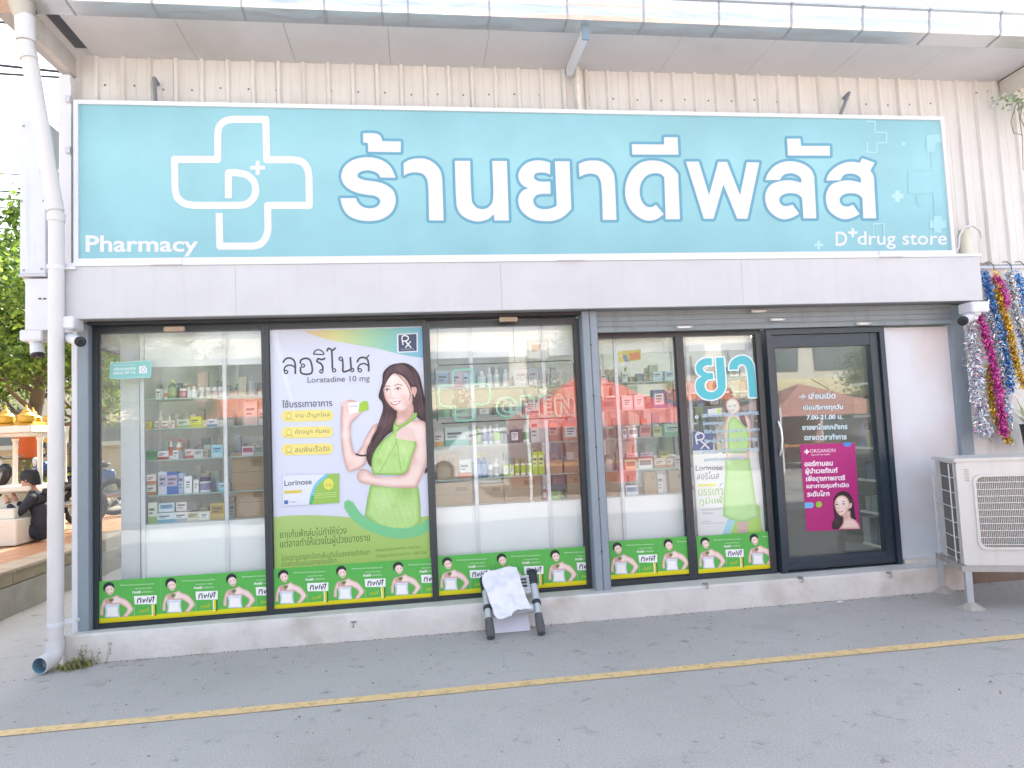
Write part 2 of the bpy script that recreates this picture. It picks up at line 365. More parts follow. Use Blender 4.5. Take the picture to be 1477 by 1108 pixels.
# ================================================================== GROUND
def asphalt():
    m = bpy.data.materials.new('worn_asphalt'); m.use_nodes = True; t = m.node_tree; b = t.nodes['Principled BSDF']; L = t.links.new
    b.inputs['Roughness'].default_value = .85; b.inputs['Specular IOR Level'].default_value = .3
    tc = t.nodes.new('ShaderNodeTexCoord')
    def noise(sc, det=8, rough=.6, kind='ShaderNodeTexNoise'):
        n = t.nodes.new(kind); n.inputs['Scale'].default_value = sc
        if kind == 'ShaderNodeTexNoise': n.inputs['Detail'].default_value = det; n.inputs['Roughness'].default_value = rough
        L(tc.outputs['Object'], n.inputs['Vector']); return n
    def ramp(n, stops, out='Fac'):
        r = t.nodes.new('ShaderNodeValToRGB'); L(n.outputs[out], r.inputs[0]); e = r.color_ramp.elements
        e[0].position, e[0].color = stops[0][0], lin((stops[0][1],)*3); e[1].position, e[1].color = stops[-1][0], lin((stops[-1][1],)*3)
        for p, v in stops[1:-1]: q = e.new(p); q.color = lin((v,)*3)
        return r
    base = t.nodes.new('ShaderNodeMix'); base.data_type = 'RGBA'
    base.inputs[6].default_value = lin(ASPH[0])
    base.inputs[7].default_value = lin(ASPH[1])
    L(ramp(noise(.55, 9, .62), [(.35, 0), (.65, 1)]).outputs[0], base.inputs[0])
    fine = ramp(noise(95, 5, .85), [(.3, .66), (.7, 1.34)])
    mul = t.nodes.new('ShaderNodeMix'); mul.data_type = 'RGBA'; mul.blend_type = 'MULTIPLY'; mul.inputs[0].default_value = 1
    L(base.outputs[2], mul.inputs[6]); L(fine.outputs[0], mul.inputs[7]); cur = mul.outputs[2]
    def over(mask, col, k):
        nonlocal cur
        x = t.nodes.new('ShaderNodeMix'); x.data_type = 'RGBA'; x.inputs[7].default_value = lin(col)
        mm = t.nodes.new('ShaderNodeMath'); mm.operation = 'MULTIPLY'; mm.inputs[1].default_value = k; L(mask, mm.inputs[0]); L(mm.outputs[0], x.inputs[0])
        L(cur, x.inputs[6]); cur = x.outputs[2]
    over(ramp(noise(1.1, 7, .7), [(.5, 0), (.75, 1)]).outputs[0], (.20, .20, .20), .35)   # broad worn stains
    over(ramp(noise(5.5, 6, .7), [(.58, 0), (.72, 1)]).outputs[0], (.12, .12, .12), .42)     # oily smudges
    over(ramp(noise(11, 3, .5), [(.66, 0), (.72, 1)]).outputs[0], (.15, .15, .15), .4)        # small dark spots
    over(ramp(noise(2.3, 9, .75), [(.60, 0), (.80, 1)]).outputs[0], (.42, .41, .39), .5)      # dusty patches
    over(ramp(noise(26, 2, .5), [(.74, 0), (.79, 1)]).outputs[0], (.6, .6, .58), .6)          # pale specks
    v = t.nodes.new('ShaderNodeTexVoronoi'); v.feature = 'DISTANCE_TO_EDGE'; v.inputs['Scale'].default_value = .42
    dn = noise(1.6, 8, .7); ad = t.nodes.new('ShaderNodeMix'); ad.data_type = 'RGBA'; ad.inputs[0].default_value = .16
    L(tc.outputs['Object'], ad.inputs[6]); L(dn.outputs['Color'], ad.inputs[7]); L(ad.outputs[2], v.inputs['Vector'])
    ck = t.nodes.new('ShaderNodeMapRange'); ck.inputs['From Min'].default_value = .0; ck.inputs['From Max'].default_value = .003; ck.inputs['To Min'].default_value = 1; ck.inputs['To Max'].default_value = 0
    L(v.outputs['Distance'], ck.inputs['Value'])
    gate = t.nodes.new('ShaderNodeMath'); gate.operation = 'MULTIPLY'; L(ck.outputs[0], gate.inputs[0]); L(ramp(noise(.35, 2), [(.56, 0), (.60, 1)]).outputs[0], gate.inputs[1])
    over(gate.outputs[0], (.14, .14, .14), .16)
    L(cur, b.inputs['Base Color'])
    bp = t.nodes.new('ShaderNodeBump'); bp.inputs['Strength'].default_value = .5; bp.inputs['Distance'].default_value = .006
    L(noise(190, 4, .7).outputs['Fac'], bp.inputs['Height']); L(bp.outputs[0], b.inputs['Normal'])
    return m
ASPH = ((.43, .412, .385), (.53, .512, .485))
ASPHALT = asphalt()
g = MB(); g.add([(-300, -300, 0), (300, -300, 0), (300, 400, 0), (-300, 400, 0)], [(0, 1, 2, 3)])
tag(g.obj('ground', ASPHALT), kind='structure')
# yellow line, worn through in places
ym = bpy.data.materials.new('worn_yellow_line'); ym.use_nodes = True; t = ym.node_tree; b = t.nodes['Principled BSDF']
b.inputs['Base Color'].default_value = (.82, .59, .29, 1); b.inputs['Roughness'].default_value = .75
tc = t.nodes.new('ShaderNodeTexCoord'); nz = t.nodes.new('ShaderNodeTexNoise'); nz.inputs['Scale'].default_value = 16; nz.inputs['Detail'].default_value = 9; nz.inputs['Roughness'].default_value = .78
t.links.new(tc.outputs['Object'], nz.inputs['Vector'])
mr = t.nodes.new('ShaderNodeMapRange'); mr.inputs['From Min'].default_value = .36; mr.inputs['From Max'].default_value = .5; mr.inputs['To Min'].default_value = .6; mr.inputs['To Max'].default_value = .97
t.links.new(nz.outputs['Fac'], mr.inputs['Value']); t.links.new(mr.outputs[0], b.inputs['Alpha'])
g = MB(); N = 60; rnd = random.Random(3); ya, yb = -1.155, -1.243
xs = [-12+i*.42 for i in range(N+20)]
vs = [(x, ya+rnd.uniform(-.004, .004), .004) for x in xs]+[(x, yb+rnd.uniform(-.004, .004), .004) for x in xs]; n = len(xs)
g.add(vs, [(n+i, n+i+1, i+1, i) for i in range(n-1)])
tag(g.obj('road_marking', ym), kind='structure')
# crumbs, stones and paper scraps
g = MB(); rnd = random.Random(11)
for i in range(420):
    x = rnd.uniform(-4, 6); y = -abs(rnd.gauss(0, .9))-.01 if i % 3 else rnd.uniform(-3.2, -.1); s_ = rnd.uniform(.003, .009)
    a = rnd.uniform(0, 6.28); pts = [(x+s_*math.cos(a+k*1.57)*rnd.uniform(.6, 1.3), y+s_*math.sin(a+k*1.57)*rnd.uniform(.6, 1.3)) for k in range(4)]
    g.cur = rnd.choice([0, 0, 1, 2])
    g.add([(p[0], p[1], .0015) for p in pts]+[(x, y, .0015+s_*.6)], [(0, 1, 4), (1, 2, 4), (2, 3, 4), (3, 0, 4)])
for i in range(700):
    x = rnd.uniform(-2.5, 4.6); y = -abs(rnd.gauss(0, .022))-.004; s_ = rnd.uniform(.002, .007); g.cur = rnd.choice([1, 2, 2, 0])
    g.add([(x-s_, y-s_, .0012), (x+s_, y-s_*.7, .0012), (x+s_*.8, y+s_, .0012), (x-s_, y+s_*.8, .0012), (x, y, .001+s_*.8)], [(0, 1, 4), (1, 2, 4), (2, 3, 4), (3, 0, 4)])
tag(g.obj('litter', [mat('pale_crumb', '#c9c7c2', .8), mat('dark_crumb', '#7a766f', .8), mat('brown_crumb', '#8d7a5c', .8)]), kind='stuff')
sp = MB(); p = Pt(1212, 870, z=.0); sp.add([(p.x-.035, p.y, .004), (p.x, p.y-.02, .012), (p.x+.035, p.y+.005, .004), (p.x+.005, p.y+.022, .016)], [(0, 1, 3), (1, 2, 3)])
tag(sp.obj('paper_scrap', mat('paper_white', '#f2f2ee', .8)), 'small crumpled white paper scrap on the asphalt below the glass door', 'litter')
# ================================================================== THE SHOP BUILDING
B = thing('pharmacy_building', 'single storey white pharmacy shop with corrugated metal upper wall and glazed front', 'building')
YF = .25
def X(px, py, y=YF): return Pt(px, py, y=y).x
def Z(px, py, y=YF): return Pt(px, py, y=y).z
# plinth with its ledge
pm = mat('painted_plinth', '#d8d6d2', .8, var=.10, vscale=5, dark='#a8a08e', bump=.5, bscale=24)
xs = [-2.53+i*(7.14)/48 for i in range(49)]; rnd = random.Random(5); vs = []; fs = []
for i, x in enumerate(xs):
    j = lambda a: rnd.uniform(-a, a)
    zb = .158+(x+2.5)/6.6*.034
    vs += [(x, .0+j(.004), -.02), (x, j(.003), .10), (x, .002+j(.002), .19+j(.002)), (x, .014, .203+j(.0015)), (x, .26, zb+.012), (x, .6, zb)]
for i in range(48):
    for k in range(5): a = i*6+k; fs.append((a, a+6, a+7, a+1))
fs += [tuple(range(0, 6)), tuple(reversed(range(48*6, 48*6+6)))]
mb = MB().add(vs, fs); mb.obj('plinth', pm, B, smooth=True)
MB().box(4.61, 12, .16, .3, 0, .24).obj('brown_footing', mat('brown_brick_footing', '#8f7d70', .9, var=.2, vscale=9, bump=.6, bscale=20), B)
# corrugated cladding: one sheet after another, ribs every 0.198 m
clad = mat('cream_cladding', '#dad8d5', .55, var=.06, vscale=1.5, dark='#b3a795', streak=.45)
def sheet(x0, n, z0, z1, name='cladding_sheet'):
    m_ = MB(); prof = []
    for i in range(n):
        r0 = x0+i*.198
        prof += [(r0, .27), (r0+.012, .245), (r0+.034, .245), (r0+.046, .27), (r0+.110, .27), (r0+.116, .266), (r0+.122, .27)]
    prof.append((x0+n*.198-.002, .2702))
    pr = [(x, y-.0008*(1 if n else 0)) for x, y in prof]
    vs = [(x, y, z0) for x, y in pr]+[(x, y, z1) for x, y in pr]+[(x, y+.004, z0) for x, y in pr]+[(x, y+.004, z1) for x, y in pr]; k = len(pr)
    fs = [(i, i+1, k+i+1, k+i) for i in range(k-1)]+[(2*k+i+1, 2*k+i, 3*k+i, 3*k+i+1) for i in range(k-1)]+[(i+1, i, 2*k+i, 2*k+i+1) for i in range(k-1)]
    m_.add(vs, fs)
    return m_.obj(name, clad, B)
x = -2.63
while x < 4.75:
    sheet(x, 4, 2.86, 4.618); x += .792
while x < 9: sheet(x, 4, 2.80, 4.618); x += .792
m_ = MB(); rnd = random.Random(2)
for i in range(34):
    x = -2.35+i*.396/1.0*.55; zz = 4.36 + rnd.uniform(-.015, .015)
    m_.lathe([(.008, 0), (.008, .004), (.004, .007)], 0, 0, 8)
    k = len(m_.v)-24
    for q in range(k, len(m_.v)): vx = m_.v[q]; m_.v[q] = (vx[0]+x, .2695-vx[2], zz+vx[1])
tag(m_.obj('cladding_screws', mat('screw_grey', '#7d7a74', .5, metal=.5), B), kind='stuff')
MB().box(-2.64, -2.56, .17, .30, 2.86, 4.40).box(-2.56, -2.555, .17, .2445, 2.86, 4.33).obj('corner_flashing', TRIM, B)
MB().box(-2.5, 9, .3, .36, 2.46, 4.6).obj('upper_wall', WHITE, B)
# right hand outer wall, white, and narrow white panel by the door
MB().box(Pt(1391, 470, y=.2).x, 12, .22, .36, .2, 2.80).obj('outer_wall', mat('outer_wall_white', '#e3dfdc', .8, var=.05, vscale=1.2, dark='#b9a893', streak=.4, bump=.2), B)
MB().box(4.72, 12, .185, .26, 2.79, 2.812).obj('wall_trim', TRIM, B)
x0 = X(1273, 475); x1 = Pt(1371, 470, y=.2).x
pw = mat('side_panel_white', '#d8dae0', .55, var=.04, vscale=1.2, dark='#c79f84', bump=.1)
MB().box(x0, x1, YF-.01, YF+.08, .185, 2.275).obj('white_wall_panel', pw, B)
MB().box(x0, x1, YF-.04, YF-.0105, .19, .235).obj('panel_skirting', mat('skirting_cream', '#ddd6cc', .8, var=.1, vscale=8), B, bevel=.006)
# fascia band over the windows
band = mat('fascia_paint', '#c9cace', .55, var=.08, vscale=1.3, dark='#a8aab2', streak=.16)
zs0, zs1 = 2.466, 2.853
seams = [-2.56, X(340, 420, 0), X(723, 415, 0), X(723, 415, 0)+2.03, 4.95]
for a, b_ in zip(seams, seams[1:]): MB().box(a+.0008, b_-.0008, 0, .04, zs0, zs1).obj('fascia_panel', band, B)
MB().box(-2.575, 4.965, -.012, .26, zs1+.001, zs1+.026).obj('fascia_flashing', TRIM, B)
MB().box(-2.56, 4.95, .041, .245, zs0+.006, zs0+.02).obj('fascia_underside', mat('underside_grey', '#9c9c9c', .6, var=.1), B)
MB().box(-2.56, -2.52, .041, .3, zs0, zs1).obj('fascia_end', band, B); MB().box(4.92, 4.95, .041, .2, zs0, zs1).obj('fascia_end', band, B)
# posts
def post(x0, x1, y0, y1, z0, z1, name='post', m=GREY, seam=False):
    q = MB().box(x0, x1 if not seam else (x0+x1)/2-.002, y0, y1, z0, z1)
    if seam: q.box((x0+x1)/2+.002, x1, y0+.002, y1, z0, z1)
    return q.obj(name, m, B, bevel=.004)
xa_, xb_, xc_ = X(103, 700, .19), X(112, 700, .19), X(128, 700, .19)
post(xa_, xb_-.001, .19, .28, .17, zs0, 'corner_post', TRIM)
post(xb_, xc_, .19, .28, .17, zs0)
pl, pr_ = Pt(839.5, 461, y=.13).x, Pt(861, 461, y=.13).x
post(pl, pr_, .13, .29, .18, zs0, seam=True)
post(Pt(1371, 470, y=.2).x, Pt(1390, 470, y=.2).x, .20, .29, .18, zs0)
for i in range(5):
    zz = .5+i*.42; MB().box((pl+pr_)/2-.006, (pl+pr_)/2+.006, .122, .13, zz, zz+.012).obj('post_screw', mat('screw_dark', '#4b5258', .5), B)
# ---- windows: frame + glass
bot = lambda px, py: Z(px, py)
ztop_l = 2.372
GY = YF+.035
def window(xl, xr, zb, zt, wl, wr, wb=.062, wt=.05, name='window', m=DARK, glass=True):
    f = MB()
    y0, y1 = YF, YF+.07
    f.box(xl-wl, xl, y0, y1, zb-wb, zt+wt).box(xr, xr+wr, y0, y1, zb-wb, zt+wt)
    f.box(xl, xr, y0+.004, y1, zb-wb, zb).box(xl, xr, y0+.004, y1, zt, zt+wt)
    f.box(xl, xr, y0+.022, y1-.02, zb, zb+.008).box(xl, xl+.006, y0+.022, y1-.02, zb+.008, zt).box(xr-.006, xr, y0+.022, y1-.02, zb+.008, zt)
    o = f.obj(name, m, B)
    if glass: MB().box(xl+.006, xr-.006, GY-.003, GY+.003, zb+.008, zt).obj('glass_pane', GLASS, o)
    return o
e1, e2 = X(141, 700), X(380.5, 680)
e3, e4 = X(391, 680), X(617.5, 680)
e5, e6 = X(626, 680), X(838.5, 680)
e7, e8 = X(874, 700), X(986, 680)
e9, e10 = X(997, 680), X(1111, 680)
zb1, zb2, zb3, zb4, zb5 = Z(260, 892.5), Z(505, 871), Z(735, 854), Z(930, 835.5), Z(1060, 826)
print('glass edges', [round(v, 3) for v in (e1, e2, e3, e4, e5, e6, e7, e8, e9, e10, zb1, zb2, zb3, zb4, zb5, pl, pr_)])
zt1 = Z(260, 478); zt3 = Z(730, 470); zt4 = Z(920, 487)
window(e1, e2, zb1, zt1, e1-X(128.5, 700)-.001, (e3-e2)/2-.0005)
window(e3, e4, zb2, zt1, (e3-e2)/2-.0005, (e5-e4)/2-.0005)
window(e5, e6, zb3, zt3, (e5-e4)/2-.0005, .05)
window(e7, e8, zb4, zt4, .01, (e9-e8)/2-.0005, wt=.04)
window(e9, e10-.05, zb5, zt4, (e9-e8)/2-.0005, .05, wt=.04)
# head rails: black over the left bays, grey roller shutter over the right ones
MB().box(xc_+.001, pl, .16, YF+.08, zt1+.051, zs0+.004).obj('head_rail', mat('head_rail_dark', '#3d3f42', .35, metal=.3), B, bevel=.003)
xr = Pt(1371, 470, y=.2).x
q = MB(); shz = zt4+.041
hgt = (zs0+.004-shz)/4
for i in range(4): q.box(pr_, xr, 0.17+.0015*i, YF+.02, shz+i*hgt+.0008, shz+(i+1)*hgt-.0008)
q.box(pr_, xr, .155, .17, shz-.004, shz+.03)
q.obj('roller_shutter', mat('shutter_grey', '#878f93', .5, var=.08, dark='#5f666b', streak=.4), B, bevel=.003)
for px, py in ((252, 475), (733, 461)):
    MB().box(X(px, py, .15)-.075, X(px, py, .15)+.075, .13, .16, Z(px, py, .15)-.018, Z(px, py, .15)+.018).obj('rail_bracket', mat('bracket_tan', '#b09a84', .5, var=.2, vscale=20), B, bevel=.004)
for px, py in ((988, 472), (1095, 449), (1122, 461), (1246, 467)):
    a = Pt(px, py, y=.14); q = MB(); q.box(a.x-.06, a.x+.06, .135, .153, a.z-.009, a.z+.009); q.tube([(a.x-.07, .14, a.z), (a.x-.05, .125, a.z)], .012); q.tube([(a.x+.045, .14, a.z), (a.x+.06, .125, a.z)], .009)
    q.obj('shutter_lock', mat('lock_white', '#dcdad6', .4, metal=.2), B, bevel=.002)
# hooks on the plinth
for px, py in ((1018, 842), (1155, 833), (1282, 826), (510, 897)):
    a = Pt(px, py, y=.0); q = MB(); q.box(a.x-.02, a.x+.02, -.004, .02, a.z-.006, a.z+.006); q.tube([(a.x, -.003, a.z), (a.x, -.03, a.z-.005), (a.x+.004, -.03, a.z-.03), (a.x-.012, -.02, a.z-.035)], .005, 6)
    q.obj('floor_latch', mat('latch_steel', '#a8a49c', .4, metal=.7), B)
# ---- door
dl, dr = X(1112, 640), X(1283, 640); dz0, dz1 = Z(1200, 819), shz-.004
gl, gr, gz0, gz1 = X(1126, 650)+.0, X(1265, 650), Z(1210, 799), Z(1180, 500)
print('door', [round(v, 3) for v in (dl, dr, dz0, dz1, gl, gr, gz0, gz1, shz, x0, x1, xr)])
jam = MB().box(dl, dl+.045, .20, YF+.07, dz0, dz1).box(dr-.045, dr, .20, YF+.07, dz0, dz1).box(dl+.045, dr-.045, .20, YF+.07, dz1-.05, dz1).box(dl, dr, .215, YF+.07, dz0-.03, dz0-.001)
DOORM = mat('blue_black_aluminium', '#2c3a46', .3, var=.06, vscale=5, spec=.6)
jam.obj('door_frame', DOORM, B)
leaf = MB().box(dl+.05, gl, .225, YF+.05, dz0+.012, dz1-.055).box(gr, dr-.05, .225, YF+.05, dz0+.012, dz1-.055)
leaf.box(gl, gr, .228, YF+.05, dz0+.012, gz0).box(gl, gr, .228, YF+.05, gz1, dz1-.055)
leaf.box(gl, gr, .222, .2279, dz0+.03, dz0+.06)
D = leaf.obj('door', DOORM, B)
MB().box(gl+.001, gr-.001, GY-.003, GY+.003, gz0, gz1).obj('glass_pane', glass_mat('door_glass', (.84, .87, .86), .06), D)
hp = [Pt(1122, 608, y=.20), Pt(1127, 622, y=.16), Pt(1129, 640, y=.15), Pt(1127, 655, y=.20)]
MB().tube([(p.x, p.y, p.z) for p in [Pt(a, b_, y=c) for a, b_, c in ((1121.5, 607, .222), (1123, 609, .185), (1127, 620, .17), (1128.5, 634, .168), (1127.5, 648, .172), (1125.5, 656, .185), (1125, 658, .222))]], .009).obj('door_handle', mat('handle_silver', '#d8dadd', .25, metal=.6), D, smooth=True)
# ---- eaves: soffit boards, gutter, beams, roof
SOF = mat('soffit_board', '#cdcdce', .7, var=.05, vscale=1.5, dark='#a6a29c')
sx = [-2.424, -1.652, -.885, -.118, .659, 1.437, 2.217, 3.015, 3.822, 4.60, 5.555]
for a, b_ in zip(sx, sx[1:]): MB().box(a+.0015, b_-.0015, -.30, .268, 4.600, 4.607).obj('soffit_board', SOF, B)
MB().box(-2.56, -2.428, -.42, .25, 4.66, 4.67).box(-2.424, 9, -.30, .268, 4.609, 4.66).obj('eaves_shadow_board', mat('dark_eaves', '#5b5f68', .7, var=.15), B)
MB().box(-2.605, -2.562, -.40, .27, 4.43, 4.59).box(-2.562, -2.558, -.40, .27, 4.425, 4.44).obj('barge_beam', mat('rusty_white_beam', '#cbc8c4', .6, var=.12, vscale=4, dark='#9b6d4e'), B, bevel=.004)
MB().box(5.565, 5.62, -.5, .26, 4.44, 4.598).box(5.56, 9, -.30, .268, 4.55, 4.556).obj('end_beam', mat('beam_cream', '#d3cfc8', .6, var=.1), B, bevel=.003)
a = Pt(845, 100, y=.2)
MB().box(1.37, 1.42, -.36, .22, 4.52, 4.598).obj('eaves_beam', mat('beam_bluewhite', '#dbe0e8', .5), B, bevel=.003)
MB().box(1.368, 1.422, -.375, -.36, 4.50, 4.61).obj('beam_end_plate', mat('plate_bluegrey', '#7e93a6', .5), B)
a = Pt(834, 120, y=.2)
q = MB().box(a.x-.018, a.x+.018, .19, .225, 4.12, 4.60); q.tube([(a.x-.03, .19, 4.59), (a.x-.024, .19, 4.3)], .005, 6); q.tube([(a.x+.03, .19, 4.58), (a.x+.02, .19, 4.3)], .005, 6)
q.obj('sign_hanger', mat('hanger_white', '#e2ddd4', .6, var=.15, vscale=12), B, bevel=.002)
gm = mat('gutter_stainless', '#dcdcdc', .27, metal=.9)
t = gm.node_tree; b = t.nodes['Principled BSDF']; tc = t.nodes.new('ShaderNodeTexCoord'); mp = t.nodes.new('ShaderNodeMapping'); mp.inputs['Scale'].default_value = (2.2, 5, 9)
nz = t.nodes.new('ShaderNodeTexNoise'); nz.inputs['Scale'].default_value = 1.3; nz.inputs['Detail'].default_value = 2
bp = t.nodes.new('ShaderNodeBump'); bp.inputs['Strength'].default_value = .3; bp.inputs['Distance'].default_value = .03
t.links.new(tc.outputs['Object'], mp.inputs[0]); t.links.new(mp.outputs[0], nz.inputs['Vector']); t.links.new(nz.outputs['Fac'], bp.inputs['Height']); t.links.new(bp.outputs[0], b.inputs['Normal'])
gzb = 4.60
zf0 = Z(630, 20.5, -.44); zf1 = Pt(1300, 9.5, y=-.47).z
print('gutter z', zf0, Z(1462, 44.6, -.44), zf1, Pt(1445, 13.4, y=-.47).z)
prof = [(-.295, 4.597), (-.44, zf0), (-.452, zf0+.03), (-.455, zf0+.10), (-.462, zf0+.115), (-.468, zf1-.03), (-.482, zf1-.02), (-.482, zf1), (-.465, zf1)]
seam = [-2.95]+[X(p, 10, -.46) for p in (92, 217, 347, 467, 550)]+[X(588, 10, -.46), X(706, 20, -.46), X(818.6, 22, -.46)]+[X(860+v*.4177, 25, -.46) for v in (165, 425, 675, 920, 1150, 1395)]+[X(860+1640*.4177, 25, -.46), 8.5]
for i, (a, b_) in enumerate(zip(seam, seam[1:])):
    q = MB(); n = len(prof)
    vs = [(a, y, z) for y, z in prof]+[(b_-.001, y, z) for y, z in prof]+[(a, y+.003, z+.003) for y, z in prof]+[(b_-.001, y+.003, z+.003) for y, z in prof]
    q.add(vs, [(k, k+1, n+k+1, n+k) for k in range(n-1)]+[(2*n+k+1, 2*n+k, 3*n+k, 3*n+k+1) for k in range(n-1)])
    if i == 0: q.add([(a, y, z) for y, z in prof]+[(a, -.295, zf1)], [tuple(range(n+1))])
    o = q.obj('gutter_section', gm, B)
    if i:
        st = MB(); 
        for (y0_, z0_), (y1_, z1_) in zip(prof, prof[1:]):
            nx = Vector((0, y1_-y0_, z1_-z0_)).normalized(); of = Vector((0, -nx.z, nx.y))*-.004 if False else Vector((0, -.004, -.003))
            st.add([(a-.006, y0_+of.y, z0_+of.z), (a+.010, y0_+of.y, z0_+of.z), (a+.010, y1_+of.y, z1_+of.z), (a-.006, y1_+of.y, z1_+of.z), (a-.006, y0_, z0_), (a+.010, y0_, z0_), (a+.010, y1_, z1_), (a-.006, y1_, z1_)], [(0, 1, 2, 3), (0, 3, 7, 4), (1, 5, 6, 2)])
        st.obj('joint_strap', mat('strap_dull', '#a9aab0', .45, metal=.5), o)
q = MB(); q.add([(-2.95, -.30, 4.70), (9, -.30, 4.70), (9, 10.2, 5.3), (-2.95, 10.2, 5.3), (-2.95, -.30, 4.74), (9, -.30, 4.74), (9, 10.2, 5.34), (-2.95, 10.2, 5.34)], [(0, 3, 2, 1), (4, 5, 6, 7), (0, 1, 5, 4), (1, 2, 6, 5), (2, 3, 7, 6), (3, 0, 4, 7)])  # unseen rear part lengthened so the roof shades the ground at left
q.obj('roof', mat('roof_metal', '#b9bcc0', .5, metal=.3), B)
# ---- inside of the shop
IN = mat('inside_wall', '#d9dedb', .6, var=.03)
MB().box(-2.5, 6, 3.7, 3.8, 0, 4.6).obj('back_wall', IN, B)
MB().box(-2.52, -2.45, 1.5, 10, 0, 4.65).obj('side_wall', IN, B)  # extended unseen past the back wall to shade the ground at left
MB().box(-2.50, -2.47, .33, 1.5, 2.35, 4.6).obj('side_wall', IN, B); MB().box(-2.50, -2.47, .33, 1.5, 0, .2).obj('side_wall', IN, B)
q = MB().box(-2.50, -2.46, .33, .36, .2, 2.35).box(-2.50, -2.46, 1.46, 1.5, .2, 2.35).box(-2.50, -2.46, .36, 1.46, .2, .25).box(-2.50, -2.46, .36, 1.46, 2.3, 2.35)
o = q.obj('side_window', DARK, B); MB().box(-2.484, -2.478, .36, 1.46, .25, 2.3).obj('glass_pane', GLASS, o)
MB().box(4.86, 4.95, .37, 3.7, 0, 2.9).obj('party_wall', mat('party_wall_grey', '#7f837d', .6, var=.06), B)
MB().box(-2.45, 4.86, .33, 3.7, .17, .178).obj('inside_floor', mat('floor_tile_grey', '#8f918c', .25, var=.05), B)
MB().box(-2.45, 4.86, .33, 3.7, 2.62, 2.66).obj('inside_ceiling', mat('ceiling_white', '#e6e8e4', .7), B)
MB().box(X(176, 700, .45), X(203, 700, .45), .43, .9, .178, 2.62).obj('inside_column', mat('column_white', '#e2e8ea', .5), B)
# ================================================================== BIG SIGN
SG = thing('shop_sign', 'long turquoise signboard with white cross logo and large Thai shop name above the windows', 'sign')
sx0, sx1, sz0, sz1 = -2.458, 4.722, 2.881, 4.118
MB().box(sx0+.03, sx1-.03, .012, .11, sz0+.03, sz1-.03).obj('sign_panel', gradient_ink('sign_turquoise', 2, sz0, sz1, ['#8dc0ca', '#94c7d0', '#9accd4', '#8dc0ca']), SG)
q = MB().box(sx0, sx1, -.006, .12, sz0, sz0+.031).box(sx0, sx1, -.006, .12, sz1-.031, sz1).box(sx0, sx0+.031, -.006, .12, sz0+.0312, sz1-.0312).box(sx1-.031, sx1, -.006, .12, sz0+.0312, sz1-.0312)
q.obj('sign_frame', TRIM, SG)
for px in (240, 822, 1285):
    p = Pt(px, 372, y=-.01); q = MB().box(p.x-.11, p.x+.11, -.016, -.0061, sz0-.026, sz0+.024).box(p.x-.11, p.x+.11, -.03, -.016, sz0-.026, sz0-.018); q.obj('sign_clip', TRIM, SG, bevel=.002)
for px, py0, py1, y in ((224, 120, 150, .2), (1213, 140, 165, .2)):
    a, b_ = Pt(px+4, py0+2, y=.24), Pt(px, py1, y=.12); MB().tube([a, (a.x, .16, a.z+.01), (b_.x, .13, b_.z), (b_.x, .13, b_.z-.06)], .017, 6).obj('sign_brace', mat('brace_grey', '#8e959c', .5, metal=.5), SG)
A = (480, 180, 5.681); Bf = (740, 180, 5.681); Cf = (980, 180, 4.923); Lf = (235, 160, 5.278)
